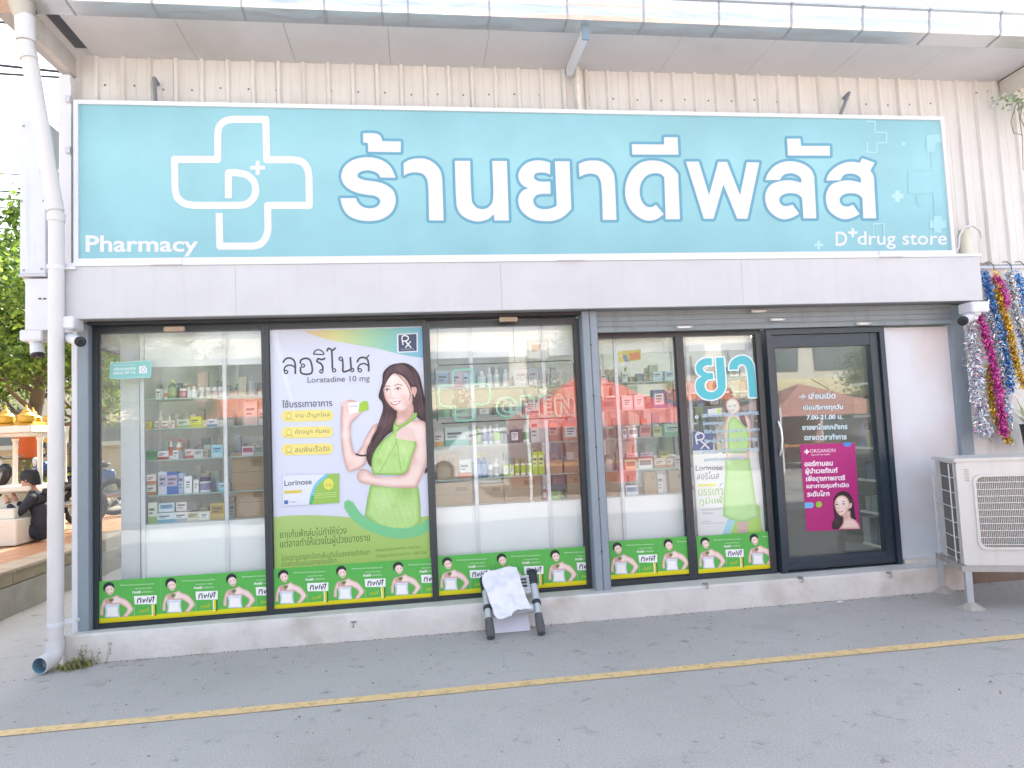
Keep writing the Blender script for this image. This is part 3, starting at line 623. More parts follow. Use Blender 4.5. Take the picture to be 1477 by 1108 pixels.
G = {
 'tone_mark': (A, [(248,70,1),(340,70),(375,80),(396,102),(405,135,1),(558,137,1),(557,226,1),(291,222,1),(288,152,1),(270,147),(250,147,1)]),
 'letter_a': (A, [(515,435,1),(390,433,1),(375,405),(340,385),(285,374),(230,385),(203,408),(207,430),(240,448),(300,460),(370,470),(440,495),(495,540),(515,600),(512,655),(480,720),(410,770),(310,790),(210,780),(130,745),(82,680),(62,602,1),(190,602,1),(207,640),(250,675),(310,685),(360,672),(388,638),(380,605),(340,583),(270,573),(190,555),(110,510),(75,455),(70,410),(95,345),(160,292),(250,268),(340,272),(420,300),(480,355)]),
 'letter_b': (A, [(580,315,1),(630,288),(700,276),(770,283),(830,315),(875,365),(893,420),(898,480),(908,785,1),(789,784,1),(779,480),(768,440),(740,405),(700,393),(650,392),(610,402),(583,418,1)]),
 'letter_c': (A, [(1000,296,1),(1125,296,1),(1136,580),(1145,640),(1180,680),(1220,692),(1270,680),(1303,645),(1314,590),(1306,297,1),(1427,297,1),(1443,785,1),(1325,785,1),(1320,735,1),(1270,775),(1190,793),(1110,775),(1050,735),(1018,675),(1010,600)]),
 'letter_d': (Bf, [(304,312,1),(250,296),(180,293),(110,315),(60,365),(43,420),(60,475),(90,505),(125,520,1),(80,540),(50,580),(42,625),(60,690),(110,745),(180,780),(260,790),(340,785),(410,755),(478,693,1),(463,300,1),(343,299,1),(358,665,1),(320,682),(260,692),(200,680),(170,645),(168,610),(190,580),(230,568),(308,567,1),(305,466,1),(230,466),(190,455),(170,428),(185,400),(225,392),(270,396),(304,408,1)]),
 'letter_e': (Bf, [(538,322,1),(590,300),(650,293),(720,300),(780,335),(820,390),(833,450),(837,520),(848,780,1),(735,780,1),(724,500),(715,455),(690,415),(650,402),(600,405),(544,428,1)]),
 'vowel_mark': (Bf, [(973,160,1),(1237,162,1),(1237,103,1),(1348,103,1),(1356,246,1),(977,245,1)]),
 'letter_f': (Bf, [(1368,775,1),(1250,775,1),(1239,430,1),(1215,408),(1160,397),(1100,415),(1055,465),(1038,530),(1045,600),(1075,655),(1110,675),(1150,670),(1170,655,1),(1235,733,1),(1180,772),(1110,787),(1040,765),(970,705),(930,630),(918,545),(930,460),(975,370),(1050,310),(1140,293),(1230,308),(1310,355),(1352,405,1)]),
 'letter_g': (Cf, [(46,262,1),(137,262,1),(210,500,1),(275,264,1),(338,264,1),(430,500,1),(478,267,1),(567,268,1),(483,668,1),(410,668,1),(312,425,1),(242,668,1),(173,668,1)]),
 'vowel_hook': (Cf, [(764,99,1),(858,99,1),(864,150,1),(1067,151,1),(1069,220,1),(770,219,1)]),
 'letter_h': (Cf, [(610,393,1),(630,345),(680,290),(750,262),(820,262),(890,285),(938,325),(957,370,1),(972,665,1),(880,665,1),(870,520,1),(840,495),(790,486),(740,495),(712,520),(712,550),(735,575),(770,577),(803,568,1),(850,632,1),(800,660),(740,672),(680,650),(630,600),(610,540),(614,480),(650,425),(720,400),(790,395),(865,412,1),(862,380),(830,355),(790,345),(740,357),(712,393,1)]),
 'letter_i': (Cf, [(1042,397,1),(1060,350),(1110,300),(1180,268),(1240,264),(1280,271,1),(1298,239,1),(1386,270,1),(1355,328,1),(1372,350),(1381,380,1),(1397,665,1),(1305,665,1),(1298,520,1),(1270,497),(1220,486),(1170,495),(1140,520),(1140,550),(1160,575),(1200,580),(1232,568,1),(1279,635,1),(1230,660),(1170,672),(1110,650),(1060,605),(1040,540),(1045,480),(1080,425),(1140,402),(1210,395),(1288,412,1),(1286,380),(1260,358),(1210,347),(1165,360),(1143,395,1)]),
}
NAMES = {'tone_mark': 'tone_mark', 'vowel_mark': 'vowel_mark', 'vowel_hook': 'vowel_mark'}
LET = '#e0e2ea'
for k, (fr, pts) in G.items():
    o_ = cr(pts)
    sh = Art(.0115); sh.fr = fr; wd = 2*4.0*fr[2]
    sh.fill([o_]+stroke_polys(o_, wd, True), '#6ba6bd')
    a_ = Art(.0085); a_.fr = fr; a_.poly(o_, LET)
    b1 = a_.obj(NAMES.get(k, 'letter'), SG); sh.obj('letter_outline', b1)
a_ = Art(.0105); a_.fr = Lf
cross = cr([(500,665,1),(498,471,1),(560,470,1),(640,490),(692,540),(707,600),(690,662),(645,705),(585,720,1),(235,720,1),(160,703),(108,655),(92,590,1),(88,370,1),(418,370,1),(418,170,1),(430,120),(470,80),(530,65,1),(783,65,1),(790,372,1),(990,372,1),(1060,390),(1100,440),(1112,510,1),(1115,720,1),(797,720,1),(800,900,1),(785,960),(745,1012),(690,1030,1),(433,1030,1),(428,778,1)], closed=False)
a_.fill(stroke_polys(cross, 55), LET)
a_.fill([[(665,419),(779,419),(779,447),(665,447)], [(706,380),(737,380),(737,488),(706,488)]], LET); a_.obj('cross_logo', SG)
a_ = Art(.0105); a_.fr = (0, 0, 1)
a_.text('Pharmacy', ((123.5,339.5),(286,341.5),(286,370),(123.5,371)), LET, bold=.022); a_.obj('lettering', SG)
a_ = Art(.0105); a_.fr = (1160, 160, 5.0375)
a_.text('D', ((226,878),(312,877),(312,980),(228,981)), LET, bold=.014); a_.obj('lettering', SG); a_ = Art(.0105); a_.fr = (1160, 160, 5.0375)
a_.fill([[(318,876),(386,876),(386,893),(318,893)], [(343,852),(361,852),(361,918),(343,918)]], LET); a_.obj('lettering', SG); a_ = Art(.0105); a_.fr = (1160, 160, 5.0375)
a_.text('drug store', ((386,876),(1036,876),(1036,1003),(388,1005)), LET, bold=.008); a_.obj('lettering', SG)
a_ = Art(.0112); a_.fr = (1160, 160, 5.0375); PAL = '#b2dae0'; PAL2 = '#a6d3db'
def plus(cx, cy, r, t_): return [[(cx-r, cy-t_), (cx+r, cy-t_), (cx+r, cy+t_), (cx-r, cy+t_)], [(cx-t_, cy-r), (cx+t_, cy-r), (cx+t_, cy+r), (cx-t_, cy+r)]]
a_.stroke([(450,75),(515,78),(515,155),(598,158),(600,230),(530,232),(528,302),(460,300),(458,225)], 7, PAL, smooth=False)
a_.fill(plus(678, 620, 42, 17), PAL); a_.fill(plus(105, 975, 32, 10), PAL); a_.fill(plus(722, 240, 14, 6), PAL)
a_.fill(plus(970, 825, 60, 28), PAL2); a_.fill([[(885,180),(1005,165),(1010,225),(950,235),(952,300),(885,298)]], PAL2)
a_.stroke([(925,310),(925,432),(755,432),(760,600),(940,600),(948,745)], 7, PAL2, smooth=False)
a_.stroke([(500,900),(498,822),(575,820),(578,900)], 7, PAL, smooth=False); a_.stroke([(820,610),(822,690),(865,688)], 6, PAL2, smooth=False)
tag(a_.obj('plus_pattern', SG), kind='stuff')

# ================================================================== POSTERS BEHIND THE GLASS
PY = .2812     # prints stuck on the outer face of the panes
def corners_px(pts): return pts
# ---- tall medicine poster
a_ = Art(PY); a_.d = .0001; a_.gain = 1.0
T1 = (480, 510, 4.104); T2 = (385, 470, 5.04); T3 = (385, 670, 5.037)
a_.fr = (0, 0, 1)
tlp, trp, brp, blp = Pt(386,474,y=PY), Pt(619,466,y=PY), Pt(630,870,y=PY), Pt(390,892,y=PY)
ex0, ex1, ez0, ez1 = e3-.02, e4+.02, zb2-.02, zt1+.02
P_poster = thing('poster', 'tall Thai allergy medicine poster of a woman in a green dress holding a medicine box', 'poster')
MB().box(ex0, ex1, PY+.0001, PY+.0006, ez0, ez1).obj('paper_sheet', mat('poster_paper', '#d4daea', .5), P_poster)
a_.fr = T2
a_.poly([(262,36,1),(1143,10,1),(1152,235,1),(1000,215),(800,165),(600,130),(400,88)], gradient_ink('swoosh_ink', 0, X(440, 480), X(612, 480), ['#e8c9a0', '#dfe0a0', '#b2dcb4', '#8fd0c8', '#86bfe0']), smooth=True)
a_.poly([(20,40),(75,40),(205,620),(190,620)], '#dce3f2'); 
a_.fill([[(945,60),(1096,50),(1098,190),(948,196)]], '#e4e8f2'); a_.fill([[(955,68),(1087,59),(1089,182),(958,188)]], '#4c5872')
a_.stroke([(990,140),(984,78),(1010,72),(1028,85),(1022,105),(990,112)], 9, '#f0f2f8'); a_.stroke([(1005,110),(1048,160)], 9, '#f0f2f8', smooth=False); a_.stroke([(1046,112),(1006,160)], 8, '#f0f2f8', smooth=False)
a_.line('ร้านยาคุณภาพ', 975, 1068, 178, 12, '#d8dce8', slope=-.04)
K = '#4a4a50'; sw = 13
def st(p, w_=sw, c=K, **k): a_.stroke(p, w_, c, **k)
def loop(cx, cy, r=12, w_=9): a_.stroke(ellipse(cx, cy, r, r, 12), w_, K, closed=True, smooth=False)
st([(116,268),(135,243),(162,234),(190,245),(204,272),(206,351)]); st([(204,302),(180,288),(150,288),(130,304),(124,328)], 11); loop(139, 336)
st([(243,275),(246,252),(272,238),(305,242),(322,270),(324,344),(250,344),(244,300)]); loop(262, 290)
st([(362,262),(372,240),(398,246),(425,236)]); st([(366,262),(392,276),(405,296),(406,325)]); loop(396, 332)
st([(338,207),(352,182),(376,174),(402,186),(415,206),(338,207)], 9)
st([(436,186),(448,164),(464,172),(478,178),(500,160)]); st([(472,182),(474,240),(476,312)]); loop(488, 324)
loop(537, 240); st([(549,243),(553,290),(556,334),(590,326),(618,312)]); st([(606,228),(612,310)]); loop(620, 322)
st([(655,266),(672,238),(700,230),(728,242),(738,270),(740,333)]); st([(738,292),(712,276),(682,280),(664,300),(662,318)], 11); loop(676, 324); st([(722,236),(744,212)], 10)
a_.line('Loratadine 10 mg', 295, 747, 428, 55, '#5c5e66', slope=-.03)
a_.line('ใช้บรรเทาอาการ', 112, 475, 597, 56, '#3f4048', slope=-.035, bold=.004)
for i, (yy, s_) in enumerate(((655, 'จาม น้ำมูกไหล'), (775, 'คัดจมูก คันคอ'), (898, 'ลมพิษเรื้อรัง'))):
    a_.fill([[(140,yy-38),(445,yy-44),(445,yy+36),(140,yy+44)], ellipse(145, yy+2, 38, 42), ellipse(443, yy-4, 38, 40)], '#ecdf86')
    a_.line(s_, 205, 455, yy+22, 44, '#8a8768', slope=-.03)
    a_.stroke(ellipse(160, yy, 20, 22, 14), 4, '#b8a96a', closed=True, smooth=False); a_.stroke([(130,yy+32),(150,yy+24),(172,yy+24),(192,yy+30)], 4, '#b8a96a')
a_.fr = T3
a_.poly([(40,385,1),(150,373),(300,368),(450,373),(605,385),(800,420),(1000,400),(1190,370,1),(1212,960,1),(55,1060,1)], gradient_ink('poster_green', 2, ez0, ez0+.75, ['#98c25c', '#a3c86a', '#b2cf80']), smooth=True)
# woman
a_.fr = T1; SK = '#e8cdc6'; SK2 = '#d6afa6'; HR = '#4b3b40'; HR2 = '#655056'; DG = '#a9d47c'; DG2 = '#8cba60'
a_.poly([(545,690,1),(572,650,1),(575,668),(560,700),(545,712)], HR, smooth=True)
a_.shade([(222,776,1),(505,780,1),(515,850),(523,1000,1),(470,1045),(400,1060),(300,1045),(190,960,1),(205,860)], '#b3d98a', '#8dba60', 30, [(300,880,50,'#c7e5a2',.6),(440,930,50,'#bfe098',.5),(430,800,60,'#86b256',.6),(370,900,18,'#a1cd76',.5)], grain=.03)
a_.fr = T3
arc = cr([(590,288),(655,380),(750,445),(880,490),(1000,500),(1100,480),(1192,425)], closed=False)
a_.fill(stroke_polys(arc, 74)+[disc(arc[0], 30)], '#78c58d')
a_.line('ยาแก้แพ้กลุ่มไม่ทำให้ง่วง', 95, 578, 552, 75, '#556b3a', slope=-.07)
a_.line('แต่อาจทำให้ง่วงในผู้ป่วยบางราย', 98, 748, 622, 80, '#556b3a', slope=-.075)
a_.line('โปรดอ่านรายละเอียดเพิ่มเติมในเอกสารกำกับยา', 105, 748, 700, 46, '#6a8148', slope=-.07)
a_.line('อ่านคำเตือนในฉลากก่อนใช้ยา', 108, 505, 742, 44, '#6a8148', slope=-.07)
a_.line('ใบอนุญาตโฆษณาเลขที่ ฆท. 1285/2566', 790, 1110, 640, 32, '#7c9452', slope=-.08)
a_.line('ใบอนุญาตโฆษณาเลขที่ ฆท. 1285/2566', 795, 1160, 685, 36, '#7c9452', slope=-.08)
a_.fill([[(112,78),(528,62),(530,280),(114,306)]], '#b7c0d4'); a_.fill([[(115,81),(525,66),(527,277),(117,302)]], '#dfe4f0')
a_.poly([(305,292,1),(320,230),(350,150),(440,69,1),(525,66,1),(527,277,1)], '#9ac35c', smooth=True)
a_.stroke([(315,290),(330,215),(365,140),(440,75)], 22, '#7cc4dc'); a_.stroke([(318,290),(336,225)], 22, '#5cb374')
a_.fill([ellipse(448, 142, 36, 42)], '#dde069'); a_.line('10 เม็ด', 428, 470, 160, 26, '#a6892f')
a_.line('Lorinose', 128, 326, 157, 40, '#40434c', slope=-.07, bold=.01); a_.fill([[(128,190),(255,184),(255,206),(128,213)]], '#dcc95c')
a_.fill([[(125,262),(155,260),(155,288),(127,290)]], '#5374b8'); a_.line('สยามเฟิร์มเทค', 165, 215, 276, 10, '#6b7080')
for yy in (208, 222, 236): a_.stroke([(345, yy+5), (505, yy-6)], 3, '#cfe0a8', smooth=False)
a_.fr = T1
a_.shade([(400,57),(440,60),(482,85),(512,130),(530,200),(548,290),(562,412),(535,405),(500,378),(470,345),(385,345),(378,385),(372,440),(312,492),(262,560),(240,640),(236,676),(212,655),(198,605),(206,545),(246,480),(275,400),(298,320),(292,288),(272,260),(280,215),(293,170),(300,112),(342,70)], '#4a383c', '#33262b', 22, [(300,400,50,'#6e5257',.6),(470,110,30,'#6a5056',.6),(540,330,30,'#6a5056',.5),(230,600,30,'#5e474c',.5)], grain=.16)
a_.shade([(385,330),(465,290),(478,350),(440,402),(400,425),(372,430),(380,370)], '#dfb9ae', '#c6978b', 20, [(420,350,40,'#c3958a',.7),(405,412,26,'#efd8d0',.6)])
a_.shade([(500,395,1),(540,402),(560,430),(566,500),(570,570),(560,640),(530,720),(495,795,1),(430,797),(330,790),(225,776),(165,762),(145,735),(150,705),(172,684),(205,690),(235,715),(300,730),(400,722),(440,700),(455,650),(490,540),(480,520),(375,510,1),(372,425,1),(440,395)], '#efd8d1', '#cda095', 26, [(430,440,40,'#f6e6e0',.5),(530,470,30,'#f6e6e0',.5),(480,640,30,'#d3a89e',.5),(330,752,60,'#f4e0da',.5),(160,715,22,'#e2b4aa',.4)])
a_.shade([(268,412,1),(240,425),(205,480),(165,560),(135,592),(112,530),(106,455),(112,412),(150,372),(165,352),(150,345),(160,300),(110,275),(60,292),(50,340),(48,430),(55,560),(75,660),(98,700),(130,692),(190,655),(205,560),(248,480,1)], '#efd8d1', '#cfa398', 24, [(75,480,30,'#f6e6e0',.5),(100,660,30,'#dcb0a6',.4),(210,520,30,'#f3ded8',.4),(80,330,24,'#e8c0b6',.4)])
a_.stroke([(98,420),(112,420)], 3, SK2, smooth=False)
for q_ in ([(58,300),(95,318)], [(75,290),(112,300)], [(112,372),(158,345)]): a_.stroke(q_, 20, SK, smooth=False, round_ends=True)
a_.stroke([(62,310),(60,345),(75,380)], 2.5, SK2); a_.stroke([(78,318),(84,350)], 2.5, SK2); a_.stroke([(165,700),(185,712),(160,735)], 2.5, SK2); a_.stroke([(170,690),(150,705),(148,730)], 2.5, SK2)
a_.poly([(92,293),(158,285),(156,345),(100,360)], '#eef0f4'); a_.poly([(158,300,1),(180,282),(205,282,1),(212,332,1),(152,350,1)], '#a6cc4a', smooth=True)
a_.line('Lorinose', 102, 146, 318, 11, '#5a5e68', slope=-.1)
a_.stroke([(135,594),(165,604),(205,602)], 11, '#4a3f42')
a_.shade([(500,352,1),(494,378),(440,420),(385,465),(490,520,1),(492,545),(470,610),(450,680),(420,712),(330,718),(240,716,1),(230,680),(235,610),(262,555),(310,502),(352,468),(358,430),(375,382,1),(380,425),(440,398),(485,350,1)], '#b4da88', '#86b457', 18, [(420,570,36,'#cbe8a6',.6),(330,560,22,'#c6e59f',.5),(365,600,14,'#8fbd61',.6),(270,640,20,'#95c167',.5),(440,660,24,'#94c166',.5)], grain=.03)
a_.stroke([(360,450),(375,520),(325,620),(275,710)], 4, DG2); a_.stroke([(375,515),(390,600),(405,700)], 4, DG2); a_.stroke([(300,520),(260,600)], 4, DG2); a_.stroke([(370,455),(440,420),(492,368)], 4, DG2); a_.stroke([(352,480),(330,560),(300,640)], 3, '#c6e69d'); a_.stroke([(410,540),(440,600),(430,680)], 4, '#c6e69d')
a_.poly([(380,462,1),(372,500,1),(430,512),(488,522,1),(482,462),(440,430)], SK, smooth=True)
a_.shade([(303,235),(300,200),(315,150),(360,118),(420,140),(455,190),(470,250),(468,300),(440,332),(402,347),(372,335),(335,305),(312,270)], '#f3ddd5', '#d3a69b', 22, [(345,150,34,'#faece6',.6),(322,262,18,'#e9b4ac',.55),(425,262,24,'#e6aea6',.6),(350,240,12,'#fbeee8',.7),(440,300,26,'#cf9f94',.6),(375,325,14,'#e9c6bd',.5),(322,214,13,'#d9b3a8',.6),(388,208,15,'#d9b3a8',.6)], n=5)
a_.poly([(470,195),(492,200),(497,225),(485,248),(470,240)], SK2, smooth=True)
a_.shade([(345,72),(400,60),(470,100),(500,180),(480,200),(455,185),(425,140),(365,118),(330,150),(305,200),(296,215),(295,160),(310,105)], '#57434a', '#382a2f', 14, [(400,90,30,'#7a5e64',.6)], grain=.14)
a_.stroke([(368,112),(400,140),(440,190),(458,240),(452,280)], 4, HR2); a_.stroke([(480,110),(510,200),(525,300),(530,380)], 4, HR2); a_.stroke([(300,330),(280,420),(235,500),(215,580)], 5, HR2); a_.stroke([(325,340),(310,430),(262,520),(232,600)], 4, HR2); a_.stroke([(430,75),(480,150)], 4, HR2)
for ex, ey in ((322, 218), (386, 212)):
    a_.poly([(ex-15,ey+1),(ex,ey-6),(ex+15,ey-1),(ex,ey+5)], '#f4eeee', smooth=True); a_.fill([ellipse(ex, ey-1, 6.5, 5.5, 12)], '#3a2c2c'); a_.stroke([(ex-19,ey+1),(ex,ey-10),(ex+19,ey-2)], 3.5, '#4a3838')
a_.stroke([(304,198),(322,192),(340,196)], 4, '#7a5f5c'); a_.stroke([(364,192),(388,182),(412,192)], 4, '#7a5f5c')
a_.stroke([(348,225),(340,256),(348,266),(368,266)], 3, '#d3a49c'); pass
a_.poly([(344,291),(362,286),(382,283),(402,281),(388,297),(368,306),(352,302)], '#b9525c', smooth=True); a_.poly([(348,292),(372,288),(396,284),(378,298),(360,300)], '#f6f0f0', smooth=True)
a_.stroke([(335,288),(342,292)], 2.5, '#c99088', smooth=False); a_.fill([ellipse(484, 252, 3.5, 5)], '#e8e4d8')
for pts_ in ([(350,80),(322,130),(306,190)], [(400,66),(440,110),(478,190)], [(500,150),(520,230),(535,330)], [(486,120),(500,200),(512,300),(520,370)], [(318,360),(300,440),(252,520),(222,610)], [(346,360),(336,430),(290,490),(246,570)], [(298,345),(272,430),(228,510),(208,590)]): a_.stroke(pts_, 3, '#6d575b')
a_.obj('print', P_poster)

# ---- green banner sheets along the foot of the glass
def tile_art(umax):
    W_, H_ = .44, .316
    t = Art(0, .0001, mapping=lambda x, y, Y: (x/448*W_, Y, y/335*H_)); t.xmax = umax; t.gain = 1.0
    g = lambda pts: [(x-995, (393-(x-995)/448*50)-y) + tuple(r) for x, y, *r in pts]     # tile measured in the frame of one photo crop, foot at 0
    t.poly([(0,0),(448,0),(448,328),(0,328)], '#5cb554')
    t.poly([(0,0),(448,0),(448,38),(0,38)], '#dcd61c'); t.poly([(0,5),(448,5),(448,12),(0,12)], '#d8bd1c')
    t.shade(g([(1040,345,1),(1045,300),(1040,250),(1055,232,1),(1100,238),(1145,232,1),(1142,290),(1150,338,1)]), '#f4f5fb', '#c3c8d8', 16, [])
    t.shade(g([(1110,175,1),(1125,165,1),(1150,182),(1195,200),(1230,240),(1245,275),(1225,305),(1195,340,1),(1165,335,1),(1195,290),(1198,272),(1165,245),(1145,235,1),(1095,240),(1055,235,1),(1035,262),(1030,330,1),(1005,330,1),(1010,270),(1035,205),(1075,190)]), '#f2dcd6', '#cf9f98', 15, [(125,170,20,'#f8e8e2',.6)])
    t.shade(g([(1042,105),(1075,80),(1103,98),(1107,138),(1092,163),(1076,170),(1056,155)]), '#f3dcd4', '#d0a297', 11, [(96,265,8,'#e8aea8',.5),(70,262,7,'#e8aea8',.5)], n=5)
    t.poly(g([(1035,145),(1030,100),(1050,75),(1080,68),(1105,85),(1106,112),(1085,95),(1060,100),(1045,120)]), '#2c3136', smooth=True)
    t.fill([ellipse(x_-995, 393-(x_-995)/448*50-y_, 4, 3, 8) for x_, y_ in ((1064, 128), (1088, 122))], '#4a3a3c')
    t.stroke(g([(1070,152),(1082,155),(1094,146)]), 4, '#c26a70')
    t.shade(g([(1048,250,1),(1100,252),(1140,248,1),(1138,290),(1148,338,1),(1042,345,1),(1048,300)]), '#f6f7fc', '#c6cbda', 14, [])
    t.poly(g([(1040,215),(1060,200),(1085,205),(1095,225),(1070,240),(1045,235)]), '#cfa8a2', smooth=True)
    t.poly(g([(1068,205),(1085,192),(1104,196),(1098,215),(1078,222)]), '#6d8f4e', smooth=True); t.poly(g([(1080,210),(1095,205),(1090,224)]), '#b2454a')
    t.poly(g([(1250,170),(1415,158),(1413,228),(1254,236)]), '#f4f6f6')
    t.text('ทิฟฟี่', [q[:2] for q in g([(1268,178),(1400,164),(1400,222),(1270,226)])], '#22254e', bold=.015, shear=.12)
    t.poly(g([(1376,232),(1400,231),(1400,322),(1378,324)]), '#f2f2e4'); t.poly(g([(1384,232),(1400,231),(1400,322),(1386,323)]), '#dfcf2a'); t.poly(g([(1400,231),(1412,229),(1411,318),(1400,322)]), '#3b7a34')
    t.text('ทิฟฟี่', [q[:2] for q in g([(1282,275),(1360,255),(1360,290),(1284,305)])], '#c8d63a', shear=.3)
    t.stroke(g([(1252,250),(1252,325)]), 1.6, '#d9ead0', smooth=False)
    t.text('พิเศษคุณค่าจากธรรมชาติ', [q[:2] for q in g([(1150,82),(1392,62),(1392,78),(1150,98)])], '#e2f2de')
    t.text('บรรเทาหวัด น้ำมูก', [q[:2] for q in g([(1255,106),(1376,94),(1376,110),(1255,122)])], '#e2f2de')
    t.text('ทิฟฟี่', [q[:2] for q in g([(1240,130),(1300,124),(1300,148),(1240,152)])], '#f2fbf0', bold=.03)
    t.text('ลดไข้แก้ปวด', [q[:2] for q in g([(1305,128),(1388,120),(1388,136),(1305,144)])], '#e2f2de')
    return t
def strip(x0, x1, zb_, where, n0=0, starts=None):
    x = x0; i = 0; ords = ['first', 'second', 'third', 'fourth']
    while x < x1-.03:
        wv = min(.44, x1-x); um = 448*wv/.44
        k = 'full' if um > 446 else 'cut%d' % round(um)
        if k not in TM: TM[k] = tile_art(None if k == 'full' else um); TM[k] = TM[k].mesh('banner_sheet')
        o = link('banner_sheet', TM[k]); o.location = (x, PY-.0145, zb_)
        tag(o, '%s green banner from the left at the foot of %s' % (ords[i], where), 'banner', 'green cold medicine banners along the foot of the windows')
        x += .4405; i += 1
TM = {}
z_of = lambda px, py: Pt(px, py, y=PY-.015).z
xo = lambda px, py: Pt(px, py, y=PY-.015).x
strip(xo(142, 870), e2+.012, z_of(142, 899.5), 'the left window with the shelves')
strip(xo(395, 860), e4+.012, z_of(396, 879.5), 'the tall medicine poster')
strip(xo(633, 850), e6+.012, z_of(640, 859), 'the neon sign window')
strip(xo(880, 830), e8+.012, z_of(881, 836), 'the window past the grey post')
strip(xo(1007, 820), e10-.05, z_of(1009, 827.5), 'the door-side window')

# ---- standee poster behind the narrow right window
P2 = thing('standee_poster', 'standing poster of a woman in a green skirt behind the window beside the door', 'poster')
a_ = Art(.318); a_.d = .0001; a_.gain = 1.3; U1 = (990, 500, 6.515); U2 = (990, 650, 6.157)
a_.fr = U2
a_.poly([(50,-120,1),(245,-120,1),(250,0,1),(320,30,1),(630,-30,1),(700,500,1),(725,800,1),(110,810,1)], '#dce0f0')
a_.poly([(430,610,1),(640,480),(660,600),(690,800,1),(310,800,1)], '#a4cf4c', smooth=True); a_.poly([(370,600,1),(440,610,1),(370,790,1),(300,800,1)], '#9ccdea')
a_.poly([(445,620,1),(555,620,1),(545,720),(540,800,1),(470,800,1),(455,700)], '#c9a69e', smooth=True)
a_.shade([(340,60,1),(560,60,1),(590,250),(615,430),(650,580,1),(580,615),(500,635),(400,615),(325,585,1),(330,400),(345,200)], '#b4dc92', '#93c26e', 40, [(440,300,70,'#c4e6a4',.5),(560,500,40,'#9cc978',.5)], n=22)
a_.fr = U1
a_.shade([(355,800,1),(380,660),(440,620),(560,640),(600,700),(610,900,1),(580,1060,1),(380,1060,1)], '#ecd2c9', '#cfa398', 30, [], n=16)
a_.shade([(385,840,1),(400,700),(440,660),(500,700),(560,760),(590,830),(585,960),(560,1000,1),(390,1000,1)], '#b0d98e', '#8ebd68', 30, [], n=16)
a_.poly([(345,600),(355,530),(385,470),(430,455),(480,475),(515,530),(535,600),(560,700),(575,760),(540,740),(500,680),(480,620),(380,620)], '#6b5558', smooth=True)
a_.shade([(372,560),(385,510),(430,485),(480,510),(500,560),(490,610),(450,640),(400,620)], '#f1d9d0', '#cfa095', 20, [], n=10)
for ex, ey in ((405, 560), (455, 555)): a_.fill([ellipse(ex, ey, 9, 5, 10)], '#5a4444')
a_.stroke([(408,598),(430,606),(455,594)], 6, '#c0686c'); a_.poly([(200,590,1),(330,575,1),(330,640,1),(205,650,1)], '#dfe6e8'); a_.fill([ellipse(305, 605, 22, 22)], '#a6cf52')
a_.fill([[(58,798),(252,790),(254,970),(62,978)]], '#3f4f86')
a_.stroke([(100,920),(92,825),(140,812),(165,840),(150,870),(100,878)], 14, '#e6e9f2'); a_.stroke([(130,880),(215,960)], 14, '#e6e9f2', smooth=False); a_.stroke([(210,880),(135,962)], 13, '#e6e9f2', smooth=False)
a_.fr = U2
a_.line('Lorinose', 82, 318, 180, 46, '#4c4f5c', slope=-.03, bold=.006); a_.line('ลอริโนส', 92, 290, 258, 66, '#50535e', slope=-.04)
a_.fill([[(100,298),(265,290),(265,316),(100,322)]], '#dedb58'); a_.line('แก้แพ้ อากาศ', 110, 255, 315, 18, '#7a8040')
a_.line('บรรเทา', 105, 322, 402, 62, '#8fbb62', slope=-.03, bold=.01); a_.line('ภูมิแพ้', 112, 322, 492, 82, '#8fbb62', slope=-.03, bold=.01)
a_.stroke([(295,320),(318,285)], 8, '#7f94c4', smooth=False)
a_.line('ลดอาการจาม น้ำมูกไหล', 140, 320, 536, 20, '#70747e', slope=-.05); a_.line('ไม่ง่วง', 140, 235, 566, 18, '#70747e', slope=-.05)
a_.line('สยามเฟิร์มเทค', 130, 215, 634, 10, '#70747e'); a_.line('บริษัท สยามเภสัช จำกัด กรุงเทพ', 130, 340, 655, 12, '#70747e', slope=-.03)
o = a_.obj('print', P2)
# ---- lettering stuck on the glass of that window
ST = '#5fc4d0'
WL = thing('window_lettering', 'large turquoise Thai letters with white edges stuck on the window beside the door', 'lettering')
ya = [(240,110,1),(180,110),(125,135),(92,180),(92,225),(112,262),(145,280,1),(108,305),(88,350),(90,400),(115,450),(160,485),(225,500),(285,488),(335,455),(365,400),(368,340),(350,103,1),(276,105,1),(292,340),(295,385),(270,418),(230,428),(192,415),(172,380),(176,340),(202,314),(252,305,1),(248,248,1),(190,245),(160,222),(160,197),(185,178),(240,178,1)]
aa = [(402,217,1),(412,155),(455,108),(520,86),(580,100),(622,150),(638,210),(664,475,1),(592,477,1),(568,220),(550,178),(515,166),(487,185),(482,217,1)]
for p_ in (ya, aa):
    a_ = Art(GY-.0045); a_.d = .0004; a_.fr = U1
    o_ = cr(p_); a_.fill([o_]+stroke_polys(o_, 26, True), '#eff6f8'); a_.poly(o_, ST); a_.obj('letter', WL)
SL = thing('service_lettering', 'six lines of small pale blue Thai lettering on the window beside the door', 'lettering'); SW = '#f2fafc'
